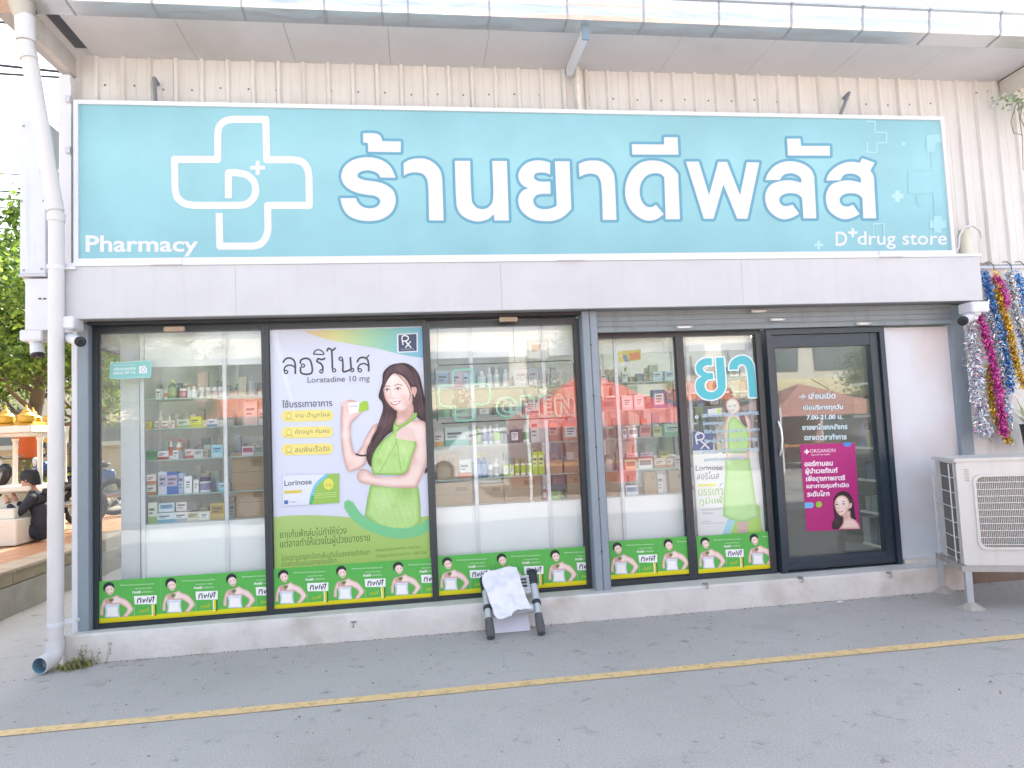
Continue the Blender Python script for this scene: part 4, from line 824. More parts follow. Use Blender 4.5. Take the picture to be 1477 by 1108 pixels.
for t_, xa, xb, yb, hh in (('ตรวจวัดความดัน โดยเภสัชกร', 145, 680, 668, 48), ('โรคกระดูก', 150, 355, 748, 44), ('ให้คำปรึกษาการใช้ยา และสุขภาพ', 165, 725, 828, 46), ('วิตามิน อาหารเสริม บำรุง', 165, 668, 915, 44), ('ยาสามัญประจำบ้าน และเวชภัณฑ์', 160, 672, 1008, 42), ('อุปกรณ์การแพทย์ ครบครัน', 165, 545, 1088, 42)):
    q4 = ((xa, yb-hh), (xb, yb-hh-(xb-xa)*.05), (xb, yb-(xb-xa)*.05), (xa, yb))
    a_ = Art(GY-.0045); a_.d = .0004; a_.fr = U1
    a_.text(t_, q4, SW, bold=.045); a_.text(t_, q4, '#78aeca', bold=0.0); a_.obj('text_line', SL)
for x_, y_ in ((97, 662), (110, 815), (150, 1000)):
    a_ = Art(GY-.0045); a_.d = .0004; a_.fr = U1
    a_.fill([disc((x_, y_), 16)], SW); a_.fill([disc((x_, y_), 8)], '#78aeca'); a_.obj('bullet_mark', SL)
# ---- door lettering and magenta poster
OL = thing('opening_hours_lettering', 'white Thai opening hours lettering 7.00-21.00 on the glass door', 'lettering')
for t_, xa, xb, yb, hh in (('→ เลื่อนเปิด', 262, 585, 715, 60), ('เปิดบริการทุกวัน', 298, 652, 822, 58), ('7.00-21.00 น.', 328, 652, 897, 42), ('ขายยาโดยเภสัชกร', 290, 692, 988, 52), ('ตลอดเวลาทำการ', 308, 684, 1078, 52)):
    q4 = ((xa, yb-hh), (xb, yb-hh-(xb-xa)*.02), (xb, yb-(xb-xa)*.02), (xa, yb))
    a_ = Art(GY-.0045); a_.fr = (1110, 460, 6.156); a_.text(t_, q4, '#d3e8f0', bold=.035); a_.obj('text_line', OL)
P3 = thing('door_poster', 'magenta ORGANON poster of a smiling woman taped inside the glass door', 'poster')
a_ = Art(PY); a_.d = .0001; a_.gain = 1.0; a_.fr = (1150, 630, 7.387)
a_.poly([(28,84),(615,64),(668,985),(100,1010)], '#b52f7c')
a_.poly([(490,68),(575,66),(570,95),(535,108),(500,95)], '#4c8fd8', smooth=True)
a_.fill(plus(100, 160, 26, 9), '#f6e8f2'); a_.line('ORGANON', 135, 405, 172, 38, '#f2dfea', slope=-.03); a_.line('Here for her health', 148, 345, 202, 16, '#f2dfea', slope=-.04, bold=.02)
for t_, xa, xb, yb, hh in (('ออร์กานอน', 76, 378, 318, 58), ('ผู้นำเวชภัณฑ์', 86, 430, 412, 80), ('เพื่อสุขภาพสตรี', 92, 510, 492, 78), ('และการคุมกำเนิด', 98, 548, 565, 66), ('ระดับโลก', 104, 342, 640, 62)):
    a_.line(t_, xa, xb, yb, hh, '#f8eef6', slope=-.03, bold=.035)
a_.fill([[(75,702),(150,700),(150,760),(78,763)], ellipse(148, 730, 28, 31)], '#78b8ea'); a_.fill([ellipse(230, 723, 33, 33)], '#96c93e')
a_.shade([(375,985,1),(370,930),(395,860),(385,760),(388,660),(430,600),(490,580),(550,605),(595,680),(605,780),(620,860),(640,930),(666,983,1)], '#41333a', '#2a2026', 24, [(580,700,30,'#5e4b52',.5),(410,900,30,'#59464d',.5)], grain=.14, n=9)
a_.shade([(440,985,1),(480,930),(490,870),(480,830),(560,790),(570,860),(620,890),(655,940),(667,982,1)], '#f0d6cb', '#cd9f90', 24, [(520,850,36,'#c99887',.7)], n=9)
a_.shade([(398,740),(398,690),(430,640),(480,625),(530,650),(555,710),(545,780),(500,830),(465,845),(425,810)], '#f4ddd3', '#cfa191', 22, [(430,760,18,'#e9b3a8',.5),(520,760,22,'#e4aea2',.5),(455,680,30,'#faece4',.5),(455,745,12,'#fbeee6',.6),(540,790,22,'#cb9a8b',.5)], n=7)
a_.poly([(550,720),(575,705),(582,735),(562,765),(548,755)], '#e4c2ba', smooth=True)
for ex, ey in ((420, 722), (492, 716)): a_.fill([ellipse(ex, ey, 14, 7, 12)], '#43303a')
a_.stroke([(405,700),(435,695)], 5, '#6b4c4c', smooth=False); a_.stroke([(470,690),(512,690)], 5, '#6b4c4c', smooth=False); a_.stroke([(448,725),(440,765),(458,770)], 4, '#d2a49c')
a_.stroke([(430,795),(455,803),(488,790)], 8, '#c4626a')
o = a_.obj('print', P3)
_c = MB(); _q = [Pt(1150+x/7.387, 630+y/7.387, y=PY+.0002) for x, y in ((28,84),(615,64),(668,985),(100,1010))]
_c.extr([(p.x, p.y, p.z) for p in _q], (0, .0005, 0)); _c.obj('paper_sheet', ink('#b52f7c'), P3)
# ---- turquoise camera notice
P4 = thing('camera_notice', 'small turquoise camera surveillance notice stuck high on the left window', 'sign')
a_ = Art(GY-.0045); a_.d = .0004; a_.fr = (60, 450, 9.23)
rr = cr([(915,700,1),(935,680),(970,678,1),(1440,655),(1462,670),(1462,700,1),(1455,840,1),(1445,868),(1420,872,1),(940,890),(912,880),(910,860,1)])
a_.fill([rr], '#8fcfca'); a_.stroke(rr, 7, '#c4e6e4', closed=True, smooth=False)
a_.line('มีกล้องวงจรปิด', 960, 1255, 722, 22, '#dff2f0', slope=-.04); a_.line('กล้องวงจรปิด', 960, 1258, 782, 46, '#e8f6f4', slope=-.04, bold=.03); a_.line('ตลอด 24 ชม.', 955, 1258, 835, 44, '#e8f6f4', slope=-.04, bold=.03)
a_.fill([[(1300,722),(1405,716),(1405,812),(1300,820)]], '#f0f4fa'); a_.stroke(ellipse(1353, 768, 28, 26, 16), 9, '#a8b8d0', closed=True, smooth=False); a_.fill([[(1385,722),(1405,720),(1405,742),(1385,744)]], '#a8b8d0')
a_.obj('print', P4)
# ================================================================== DISPLAY SHELVES BEHIND THE GLASS
SHY0, SHY1 = .46, .76
SZ = [.905, 1.126, 1.403, 1.649, 1.890]; HZ = 2.134
GLS = mat('shelf_glass', '#a9c4bb', .15, spec=.6)
def shelf_unit(x0, x1, ups, label, rows=SZ[1:], ztop=2.60):
    T = thing('display_shelf', label, 'shelf')
    q = MB().box(x0, x1, .375, .385, .18, SZ[0]-.012); q.obj('lower_panel', CWHITE, T)
    MB().box(x0, x1, .375, .385, HZ, ztop).obj('header_panel', CWHITE, T)
    MB().box(x0, x1, .37, SHY1, SZ[0]-.011, SZ[0]).obj('shelf_board', CWHITE, T)
    for z in rows: MB().box(x0+.01, x1-.01, SHY0, SHY1, z-.008, z).obj('shelf_board', GLS, T)
    for ux in ups: MB().box(ux-.014, ux+.014, .355, .3745, .18, ztop).obj('upright', TRIM, T)
    for ux in ups: MB().box(ux-.01, ux+.01, SHY1-.02, SHY1, SZ[0], ztop).obj('rear_upright', TRIM, T)
    return T
U = lambda px, py=650: Pt(px, py, y=.36).x
shelf_unit(U(204), U(392), [U(206), U(325.5)], 'white display shelves of medicine behind the left window')
shelf_unit(U(618), U(842), [U(685), U(789.5)], 'white display shelves of bottles behind the neon sign')
shelf_unit(U(862), U(990), [U(895)], 'white display shelves of boxes behind the window right of the grey post')
shelf_unit(U(996), U(1096), [U(1000), U(1088)], 'white display shelves behind the large turquoise letters')
# ---- goods
PRI = {}
def hexname(h):
    return h
def box_mesh(col, lab, style):
    """carton with a printed front: colour band, label block, small lines"""
    k = ('box', col, lab, style)
    if k in PRI: return PRI[k]
    q = MB(); mats = [ink(col, .5), ink(lab, .5), mat('carton_print_dark', '#5a5c66', .5), ink('#eceff0', .5)]
    q.box(-.5, .5, 0, 1, 0, 1)
    def pl(x0, x1, z0, z1, m, d=.004): q.cur = m; q.add([(x0, -d, z0), (x1, -d, z0), (x1, -d, z1), (x0, -d, z1)], [(0, 1, 2, 3)])
    if style == 0: pl(-.5, .5, .0, .32, 1); pl(-.4, .2, .6, .72, 2, .006); pl(-.4, .0, .45, .52, 2, .006)
    elif style == 1: pl(-.42, .42, .35, .85, 1); pl(-.32, .3, .62, .72, 2, .007); pl(-.3, .1, .45, .52, 2, .007)
    elif style == 2: pl(.1, .5, 0, 1, 1); pl(-.42, .0, .6, .75, 2, .006); pl(-.42, -.1, .4, .46, 2, .006); pl(-.42, -.1, .25, .3, 2, .006)
    elif style == 3: pl(-.36, .36, .2, .8, 3); pl(-.25, .25, .62, .7, 2, .007); pl(-.25, .2, .48, .54, 2, .007); pl(-.25, .1, .34, .4, 2, .007)
    elif style == 4:   # brown carton with tape and a printed mark
        q.mi = q.mi; pl(-.5, .5, .47, .49, 2, .003); pl(.05, .35, .62, .8, 2, .004)
    me = q.mesh('carton', mats if style != 4 else [KRAFT, KRAFT, mat('carton_stamp', '#86704f', .8), KRAFT]); PRI[k] = me; return me
def bottle_mesh(col, lab, cap, style):
    k = ('bot', col, lab, cap, style)
    if k in PRI: return PRI[k]
    q = MB(); mats = [ink(col, .25), ink(lab, .5), ink(cap, .4)]
    if style == 'tall': pr = [(.42, 0), (.5, .03), (.5, .62), (.42, .70), (.2, .78), (.2, .82)]; cp = [(.25, .82), (.25, .99), (.2, 1)]; lb = (.16, .56)
    elif style == 'jar': pr = [(.45, 0), (.5, .04), (.5, .66), (.40, .72)]; cp = [(.46, .72), (.46, .99), (.42, 1)]; lb = (.14, .6)
    else: pr = [(.44, 0), (.5, .04), (.5, .5), (.3, .66), (.16, .74), (.16, .8)]; cp = [(.2, .80), (.2, .97), (.14, 1)]; lb = (.1, .46)
    q.lathe(pr, 0, .5, 14); q.cur = 1; q.lathe([(.512, lb[0]), (.512, lb[1])], 0, .5, 14); q.cur = 2; q.lathe(cp, 0, .5, 14)
    me = q.mesh('bottle', mats, smooth=True); PRI[k] = me; return me
ORD = ['first', 'second', 'third', 'fourth', 'fifth', 'sixth', 'seventh', 'eighth', 'ninth', 'tenth', 'eleventh', 'twelfth', 'thirteenth', 'fourteenth', 'fifteenth', 'sixteenth']
SHN = ['bottom', 'lower', 'middle', 'upper', 'top']
def row(bay, si, items, y0=.49):
    """items: (x0px, x1px, height px, kind, colour word, colour, print colour[, cap/style, extra z px])"""
    z = SZ[si]; pyr = 660
    for n, it in enumerate(items):
        xa, xb, hp, kind, word, col, lab = it[:7]; ex = it[7] if len(it) > 7 else None; up = it[8] if len(it) > 8 else 0
        c = Pt((xa+xb)/2, pyr, y=y0); sc = (c.y+5.4)/F_PX*.99
        # shelf line is inclined in the photo frame, so take x at the shelf's own height
        for _ in range(3):
            d = Vector((c.x, y0, z))-EYE; yy = CY-F_PX*d.dot(UP)/d.dot(FW); c = Pt((xa+xb)/2, yy, y=y0)
        wd, hh = (xb-xa)*sc, hp*sc; zz = z+up*sc+.0005
        dp = min(max(wd*.6, .04), .2) if kind == 'box' else wd
        rnd = random.Random(int(xa*7+si))
        if kind == 'box':
            me = box_mesh(col, lab, ex if ex is not None else rnd.randrange(4)); nm = 'cardboard_carton' if ex == 4 else 'medicine_box'; what = 'carton' if ex == 4 else 'box'
        else:
            me = bottle_mesh(col, lab, ex or '#f0f0f0', {'bottle': 'tall', 'jar': 'jar', 'flask': 'flask'}[kind]); nm = {'bottle': 'medicine_bottle', 'jar': 'medicine_jar', 'flask': 'medicine_bottle'}[kind]; what = {'bottle': 'bottle', 'jar': 'jar', 'flask': 'bottle'}[kind]
        o = link(nm, me); o.location = (c.x, y0+rnd.uniform(0, .02), zz); o.scale = (wd*.97, dp, hh)
        if what in ('box',): o.rotation_euler.z = rnd.uniform(-.08, .08)
        w_ = word+' '+('cardboard carton' if ex == 4 else what)
        tag(o, '%s, number %d from the left on the %s shelf %s' % (w_, n+1, SHN[si], bay) if False else '%s, %s from the left on the %s shelf %s' % (w_, ORD[n], SHN[si], bay), what, 'goods on the display shelves')
LA = 'behind the left window'; WB = '#e8ecec'
row(LA, 4, [(224,234,14,'box','white','#e6eae6','#c9d2cc'), (234,242,15,'bottle','white and orange',WB,'#d9a48c'), (241,253,27,'bottle','green','#86a67e','#a9bd8f','#d5dfa8'), (256,268,14,'jar','crimson','#c4526e','#d88a9a','#f0eef0'), (269,274,15,'bottle','slim white',WB,'#dcdfe4'), (274,284,16,'bottle','bright white','#f2f6f8','#dfeaf0'), (285,294,14,'jar','white',WB,'#b5b9b9'), (295,303,14,'jar','white',WB,'#b5b9b9'), (304,313,14,'jar','white',WB,'#b5a9a0'), (314,321,14,'jar','white',WB,'#b5b9b9')])
row(LA, 3, [(211,218,11,'box','yellow','#d9c95c','#c9a83c'), (223,232,11,'box','cream','#ece8d8','#c0a8a0'), (226,234,25,'flask','clear white','#e8dcd4','#d2bcae'), (233,243,11,'box','cream','#ece8d8','#c0a8a0'), (241,247,17,'flask','small white','#ecdcd2','#d8c0b4'), (246,254,11,'box','white','#f0efe2','#b89a98'), (256,273,12,'box','pale green','#d3dcc6','#a9bd8e'), (274,290,15,'box','lime yellow','#dbe052','#c4cf42'), (291,298,10,'box','amber','#dcc05a','#c99c40'), (299,312,11,'box','white and blue','#eceef2','#8a9ac0'), (313,321,9,'box','cream','#e4dcc0','#c9bd96'), (352,371,33,'box','pink','#e8cdc6','#efdcd8'), (372,384,22,'box','white',WB,'#d8d0cc')])
row(LA, 2, [(211,226,13,'box','green','#4f9252','#3f7f46',1), (227,242,12,'box','white and red','#e9e6e4','#b84a48',0), (243,248,30,'bottle','orange capped','#e6dfda','#c9543e','#d8824e'), (249,262,12,'box','white','#ebe9e4','#9a9ca2'), (253,261,28,'bottle','orange and white','#efe6dc','#cf8a5e','#d07a4c'), (267,279,13,'box','red and white','#ddc9c4','#b8605c',0), (280,292,12,'box','pale grey','#c9ccca','#b5b9b5'), (293,303,11,'box','tan','#b5a894','#8f8270'), (305,320,17,'box','pale blue','#b9dfe4','#8fd0e8',1), (349,365,13,'box','magenta','#e0d8dc','#b8446c',1), (367,379,13,'box','grey green','#a8b0a0','#8c8e7a')])
row(LA, 1, [(212,224,14,'box','brown and white','#e0dad0','#a87a48',0), (212,224,13,'box','orange and white','#e8ded6','#c47a50',0,15), (229,240,31,'box','lilac white','#d6d8e4','#b4b0cc',1), (240,256,30,'box','royal blue','#3f68bc','#b8a8c4',1), (257,268,28,'box','pale blue','#b4c6d8','#8aa4c4'), (266,276,23,'box','white','#f0f2f2','#b0b6ba',3), (279,286,18,'box','white',WB,'#9aa6ac'), (286,302,21,'jar','purple lidded','#eceef4','#8c84a8','#4a4462'), (315,329,12,'box','pale blue','#bcdcea','#9acbe2',0), (336,384,52,'box','brown','#a58d6c','#86704f',4)])
row(LA, 0, [(214,226,28,'box','green and white','#dfe6d2','#9cba72',0), (228,251,13,'box','blue and white','#dbe9ee','#7fb3cc',0), (229,250,12,'box','blue and white','#dbe9ee','#7fb3cc',1,14), (253,272,13,'box','white','#e6e6e2','#b0bcc4',0), (254,278,12,'box','white and grey','#e4e2de','#8c8a8a',2,14), (270,285,12,'box','cream','#e0dcc8','#c4bc9c',1), (287,302,12,'box','pale green','#dfe4d2','#a9bd9a',3), (303,322,22,'box','ochre','#c8b070','#b08c40',1), (330,344,22,'box','dark grey','#8a8a80','#6c6c64'), (342,384,44,'box','brown','#a58d6c','#86704f',4)])
LB = 'behind the neon sign'
row(LB, 4, [(630,648,26,'box','pale blue','#b4cde0','#9dbad4'), (649,668,24,'box','pink and white','#dcc8d8','#c49ab8'), (669,681,22,'box','pale blue','#b9d4e0','#a0c0d4'), (689,702,24,'bottle','white',WB,'#cfe0e4'), (703,712,28,'bottle','tall white',WB,'#cfe0e4'), (713,722,26,'bottle','white',WB,'#c4d4da'), (726,735,26,'bottle','white',WB,'#d8dce0'), (742,760,24,'box','clear white','#d4d8dc','#b4bcc4'), (763,784,25,'box','grey white','#cdd0d4','#a0a8b0')])
row(LB, 3, [(630,650,16,'box','green','#6fb48c','#94ccaa'), (651,680,12,'box','pale green','#a4cfb4','#cde6d4'), (690,708,12,'box','silver','#b8b4a4','#8c8c84'), (712,730,16,'box','dark grey','#6a6c70','#8c9090'), (735,750,14,'box','white',WB,'#c4b8b0'), (754,782,20,'box','dark blue','#4a5878','#6a7898')])
row(LB, 2, [(627,641,22,'box','orange and white','#e4e0d8','#d8a24c',0), (642,677,27,'box','teal and white','#d4e6e0','#58bca6',0), (686,696,26,'bottle','green','#5a9a5c','#8cb45c','#c8d878'), (696,705,27,'bottle','white and blue','#e4eef2','#4a6cac'), (705,711,28,'bottle','white and violet','#dde4f0','#8a90c0'), (712,724,29,'bottle','white and green','#e0ecec','#9acc48'), (736,750,20,'box','navy blue','#3c4664','#54628c'), (755,765,27,'bottle','green labelled','#e4f0ea','#4a9458'), (766,787,36,'box','white and grey','#dcdcd8','#c8c8c4',2), (793,808,28,'box','pale red','#d8a898','#c48476'), (812,836,26,'box','salmon','#d49a84','#c07e66')])
row(LB, 1, [(630,662,38,'box','brown','#a58d6c','#86704f',4), (663,681,27,'box','white and orange','#e4e6e4','#d07c4c',0), (688,695,35,'bottle','yellow capped blue','#466ea8','#6c94c8','#d8b84c'), (695,704,35,'bottle','yellow capped blue','#466ea8','#6c94c8','#d8b84c'), (705,712,18,'jar','white',WB,'#8c94a0'), (713,721,26,'bottle','white',WB,'#8c94a0'), (727,735,16,'box','lime green','#c8dc7c','#eef2d4',3), (735,742,17,'box','lime green','#c8dc7c','#eef2d4',3), (743,751,24,'jar','lime and white','#f0f4e4','#a8cc3c','#8c9a6c'), (752,760,24,'jar','lime and white','#f0f4e4','#a8cc3c','#8c9a6c'), (761,769,24,'jar','lime and white','#f0f4e4','#a8cc3c','#8c9a6c'), (769,777,33,'box','lime','#b6d63e','#dcec9c',1), (777,786,33,'box','lime','#b6d63e','#dcec9c',1), (794,812,20,'box','brown','#a58d6c','#86704f',4), (814,836,18,'box','brown','#a58d6c','#86704f',4)])
row(LB, 0, [(628,683,32,'box','brown','#a58d6c','#86704f',4), (690,728,28,'box','brown','#a58d6c','#86704f',4), (727,783,38,'box','brown','#a58d6c','#86704f',4), (784,790,20,'bottle','slim red','#b84a48','#d8c8c4'), (795,811,12,'box','green','#7cba58','#9ccc78'), (797,818,30,'box','black','#4c4c50','#6c6c6c',1,12), (819,838,38,'box','brown','#a58d6c','#86704f',4)])
LC = 'past the grey post'
row(LC, 4, [(868,878,14,'box','white',WB,'#b4bcc0'), (880,890,12,'box','grey','#a8acac','#8c9090'), (898,906,16,'box','pale white','#e4e8e8','#b4c0c4'), (943,958,15,'box','pale blue','#cfe4ec','#a4cbdc'), (959,974,15,'box','pale blue','#cfe4ec','#a4cbdc'), (976,988,15,'box','blue grey','#9ab0c4','#7c94ac')])
row(LC, 3, [(867,890,16,'box','grey','#9a9c9a','#7c807c'), (897,914,21,'box','white and pink','#e8dadc','#d47c7c',3), (915,931,21,'box','white and pink','#e8dadc','#d47c7c',3), (942,962,28,'box','blue','#5a7ab0','#dce8f4',3), (963,972,26,'box','grey blue','#8a9cb4','#6c809c'), (973,990,28,'box','dark blue','#50689c','#8c9cc0',2)])
row(LC, 2, [(898,905,13,'box','white',WB,'#b0b4b8'), (906,921,14,'box','white','#e9ebe9','#8c949c',1), (923,941,17,'box','red','#d89490','#c46460',1), (927,936,9,'box','small red','#cc6c66','#e0b0a8',0,18), (943,957,14,'box','yellow green','#c4d098','#a4b464',1), (958,988,18,'box','green and white','#c4e0c8','#8cc494',0)])
row(LC, 1, [(902,919,14,'box','cream','#dcd8b4','#8c8058',1), (905,922,9,'box','red and white','#d8bcc0','#b8565a',0,15), (921,943,15,'box','white','#eceae8','#6c6c70',1), (925,945,8,'box','pink and white','#dcc0c8','#c46c7c',0,16), (945,962,14,'box','brown and white','#e0d0bc','#a8703c',0), (963,972,13,'box','orange and white','#e4d2c0','#b8683c',0), (974,988,16,'box','silver grey','#c0c4c4','#9ca0a0',2), (955,966,8,'box','yellow','#c8c04c','#8c8c3c',1,15)])
row(LC, 0, [(872,895,36,'box','brown','#a58d6c','#86704f',4), (903,923,14,'box','white and blue','#e4eaf0','#8cacd0',1), (930,950,33,'box','brown','#a58d6c','#86704f',4), (950,964,29,'box','tall white','#dcdcd8','#c8c4bc',2), (966,990,33,'box','brown','#a58d6c','#86704f',4)])
LD = 'behind the large turquoise letters'
row(LD, 4, [(1008,1022,14,'box','teal','#5a9c94','#8cc4bc'), (1030,1046,12,'box','dark green','#486c54','#6c9078'), (1050,1070,16,'box','teal','#6cb0b4','#9cccd0')])
row(LD, 3, [(1006,1018,14,'box','blue','#6c90b8','#9cb8d4'), (1022,1040,12,'box','brown red','#8c6058','#b08478'), (1056,1068,18,'box','white',WB,'#a4acb0'), (1069,1084,18,'box','white',WB,'#a4acb0')])
# packed goods in the rear of every shelf board, too deep to pick apart
DSH = [o for o in bpy.data.objects if o.name.startswith('display_shelf') and o.parent is None]
MUT = ['#b9bfba', '#c9cdc9', '#9fb0ab', '#b0a89a', '#d2d4d0', '#a9b6c0', '#c0b7a4', '#8f9c98', '#c7b3ac', '#b4c4b0', '#cfc9b0', '#98a4b4']
for D_, (a, b_) in zip(sorted(DSH, key=lambda o: o.name), ((U(204), U(392)), (U(618), U(842)), (U(862), U(990)), (U(996), U(1096)))):
    q = MB(); rnd = random.Random(int(a*100)+500)
    for k, z in enumerate(SZ):
        top = (SZ[k+1] if k < 4 else HZ)-z-.02
        for y0 in (.60, .68):
            x = a+.03
            while x < b_-.08:
                wd = rnd.uniform(.025, .085)
                if rnd.random() < .8:
                    h_ = min(top, rnd.choice([.05, .07, .09, .11, .14])*rnd.uniform(.8, 1.2)); q.cur = rnd.randrange(len(MUT))
                    if rnd.random() < .35: q.lathe([(wd*.42, 0), (wd*.42, h_*.7), (wd*.2, h_*.8), (wd*.2, h_)], x+wd/2, y0+.03, 8, z+.0005)
                    else:
                        for j in range(rnd.choice([1, 1, 2])):
                            if (j+1)*h_ < top: q.box(x, x+wd*.94, y0, y0+.06, z+.0005+j*(h_+.001), z+.0005+(j+1)*h_)
                x += wd
    tag(q.obj('back_row_goods', [ink(c) for c in MUT], D_), kind='stuff')
# small notice sheets hanging in the header
def notice(name, label, fr, y, polys):
    T = thing(name, label, 'notice'); a = Art(y); a.fr = fr
    for p, h in polys: a.poly(p, h)
    a.obj('print', T); return T
notice('price_notice', 'yellow, orange and blue notice hanging above the shelves right of the grey post', (860,470,4.264), .37, [([(138,158),(274,145),(274,210),(140,225)], '#dcc864'), ([(200,170),(270,160),(268,205),(205,212)], '#d88a5c'), ([(158,180),(185,178),(200,220),(175,222)], '#7c94b8')])
notice('wall_notice', 'framed cream notice on the header panel above the neon sign', (620,470,6.422), .372, [([(900,138),(1098,132),(1100,300),(905,305)], '#e6e2cc'), ([(915,150),(1085,146),(1087,300),(920,302)], '#f0eee6'), ([(940,175),(1060,170),(1058,225),(945,240)], '#dcb494')])
# ---- inside: back shelving, ceiling tubes, counter
def tube_lamp(x0, x1, y, z, where):
    T = thing('ceiling_tube_lamp', 'long white fluorescent tube on the shop ceiling, %s' % where, 'lamp')
    MB().box(x0, x1, y-.03, y+.03, z, z+.03).obj('lamp_housing', TRIM, T); MB().tube([(x0+.02, y, z-.018), (x1-.02, y, z-.018)], .014, 10).obj('tube', mat('lit_tube', (1, .98, .94), .5, emit=7), T)
tube_lamp(.6, 2.9, 1.5, 2.57, 'nearest the front windows'); tube_lamp(2.6, 4.7, 1.7, 2.57, 'seen through the door'); tube_lamp(2.4, 4.7, 2.7, 2.57, 'furthest back'); tube_lamp(-2.2, .2, 1.9, 2.57, 'behind the left windows')
WS = thing('wall_shelf', 'long white shelf unit with goods along the back wall of the shop', 'shelf')
for z in (.3, .7, 1.1, 1.5, 1.9): MB().box(1.55, 4.8, 3.42, 3.69, z-.01, z+.01).obj('shelf_board', CWHITE, WS)
for x in (1.6, 2.4, 3.6, 4.8): MB().box(x-.02, x+.02, 3.42, 3.69, .18, 2.3).obj('upright', CWHITE, WS)
rnd = random.Random(21); g = MB(); pal = ['#c4cac6', '#9fb4aa', '#b89a94', '#8c9cb4', '#c4bf9c', '#9aa98c', '#c8ccd0', '#7a8c88', '#a89c90']
for z in (.31, .71, 1.11, 1.51, 1.91):
    x = -2.35
    while x < 4.7:
        wd = rnd.uniform(.06, .16); h_ = rnd.uniform(.1, .3)
        if x > 1.6 and rnd.random() < .8: g.cur = rnd.randrange(len(pal)); g.box(x, x+wd*.94, 3.44+rnd.uniform(0, .03), 3.62, z, z+h_)
        x += wd
tag(g.obj('shelf_goods', [ink(c) for c in pal], WS), kind='stuff')
SC = thing('side_shelf', 'pale green stocked shelf seen through the right of the glass door', 'shelf')
xs_ = dr+.02; ye_ = Pt(1238, 700, x=xs_).y
for z in (.3, .6, .9, 1.2, 1.5, 1.8): MB().box(xs_, xs_+.3, .42, ye_, z-.01, z+.01).obj('shelf_board', CWHITE, SC)
MB().box(xs_+.3, xs_+.32, .42, ye_, .18, 2.1).obj('shelf_back', CWHITE, SC); MB().box(xs_, xs_+.32, .40, .42, .18, 2.1).obj('shelf_side', mat('shelf_side_green', '#c4d4c8', .4), SC)
g = MB()
for z in (.31, .61, .91, 1.21, 1.51):
    y = .44
    while y < ye_-.06:
        wd = rnd.uniform(.06, .13); g.cur = rnd.randrange(len(pal)); g.box(xs_+.02, xs_+.25, y, y+wd*.9, z, z+rnd.uniform(.12, .24)); y += wd
tag(g.obj('shelf_goods', [ink(c) for c in pal], SC), kind='stuff')
CT = thing('shop_counter', 'white counter with a dark glass top inside the shop behind the door', 'counter')
MB().box(1.9, 2.9, 1.6, 2.1, .18, 1.05).obj('counter_body', CWHITE, CT); MB().box(1.88, 2.92, 1.58, 2.12, 1.05, 1.08).obj('counter_top', mat('counter_top_dark', '#4b4f50', .2), CT)

# ================================================================== NEON SIGN
NS = thing('neon_sign', 'unlit outline OPEN neon sign with a green cross hanging behind the glass', 'sign')
NY = .325; NF = (620, 470, 6.422)
def npt(x, y, yy=NY): p = Pt(NF[0]+x/NF[2], NF[1]+y/NF[2], y=yy); return (p.x, p.y, p.z)
def ntube(name, pts, r, m, closed=False, smooth=True, par=NS):
    p = cr(pts, closed, 4) if smooth else pts
    if closed: p = p+[p[0]]
    return MB().tube([npt(*q[:2]) for q in p], r, 6).obj(name, m, par, smooth=True)
NG = mat('neon_tube_green', '#8fdcc4', .25); NPK = mat('neon_tube_pink', '#d9c3ca', .25); NPUR = mat('neon_tube_plum', '#7c5c70', .3)
ntube('border_tube', [(75,368,1),(1300,322,1)], .0055, BLACK, smooth=False); ntube('border_tube', [(1330,345,1),(1357,805,1)], .0055, BLACK, smooth=False)
ntube('border_tube', [(1330,845,1),(105,905,1)], .0055, BLACK, smooth=False); ntube('border_tube', [(72,880,1),(45,400,1)], .0055, BLACK, smooth=False)
for c in ([(45,400),(48,375),(75,368)], [(1300,322),(1325,325),(1330,345)], [(1357,805),(1355,835),(1330,845)], [(105,905),(78,905),(72,880)]): ntube('corner_tube', c, .006, NPK)
ntube('cross_tube', [(240,410,1),(370,405),(400,425),(405,470),(408,540,1),(520,540),(545,555),(548,700),(525,722),(415,726,1),(420,840),(400,868),(270,880),(240,868),(235,745,1),(120,745),(90,725),(80,590),(95,560),(215,550,1),(212,440),(222,418)], .009, NG, closed=True)
for pts in ([(245,680),(232,575),(290,560),(335,590),(330,630),(262,645)], [(268,670),(256,600),(290,590),(305,605),(298,620)], [(285,700),(320,650),(365,720)], [(290,735),(372,650)], [(300,650),(350,730)], [(310,740),(385,670)]): ntube('rx_tube', pts, .006, NPUR)
for c in ([(713,755,95,92)], [(716,755,42,46)]):
    for cx, cy, rx, ry in c: ntube('letter_tube', [(a_x, a_y) for a_x, a_y in ellipse(cx, cy, rx, ry, 18)], .0075, NG, closed=True, smooth=False)
ntube('letter_tube', [(838,660,1),(870,650),(930,652),(965,690),(960,750),(925,790),(895,795,1),(892,830),(870,848),(848,840),(840,800)], .0075, NG, closed=True)
ntube('letter_tube', [(885,695),(915,700),(918,745),(890,750)], .005, NPUR, closed=True)
ntube('letter_tube', [(1005,650,1),(1120,640,1),(1125,680,1),(1065,690,1),(1065,720,1),(1120,722,1),(1120,755,1),(1068,760,1),(1070,795,1),(1140,800,1),(1138,838,1),(1015,842,1)], .0075, NG, closed=True, smooth=False)
ntube('letter_tube', [(1165,655),(1200,640),(1230,670),(1290,760,1),(1285,660),(1305,632),(1325,650),(1338,810),(1315,838),(1290,825),(1215,710,1),(1215,820),(1195,840),(1175,825)], .0075, NG, closed=True)
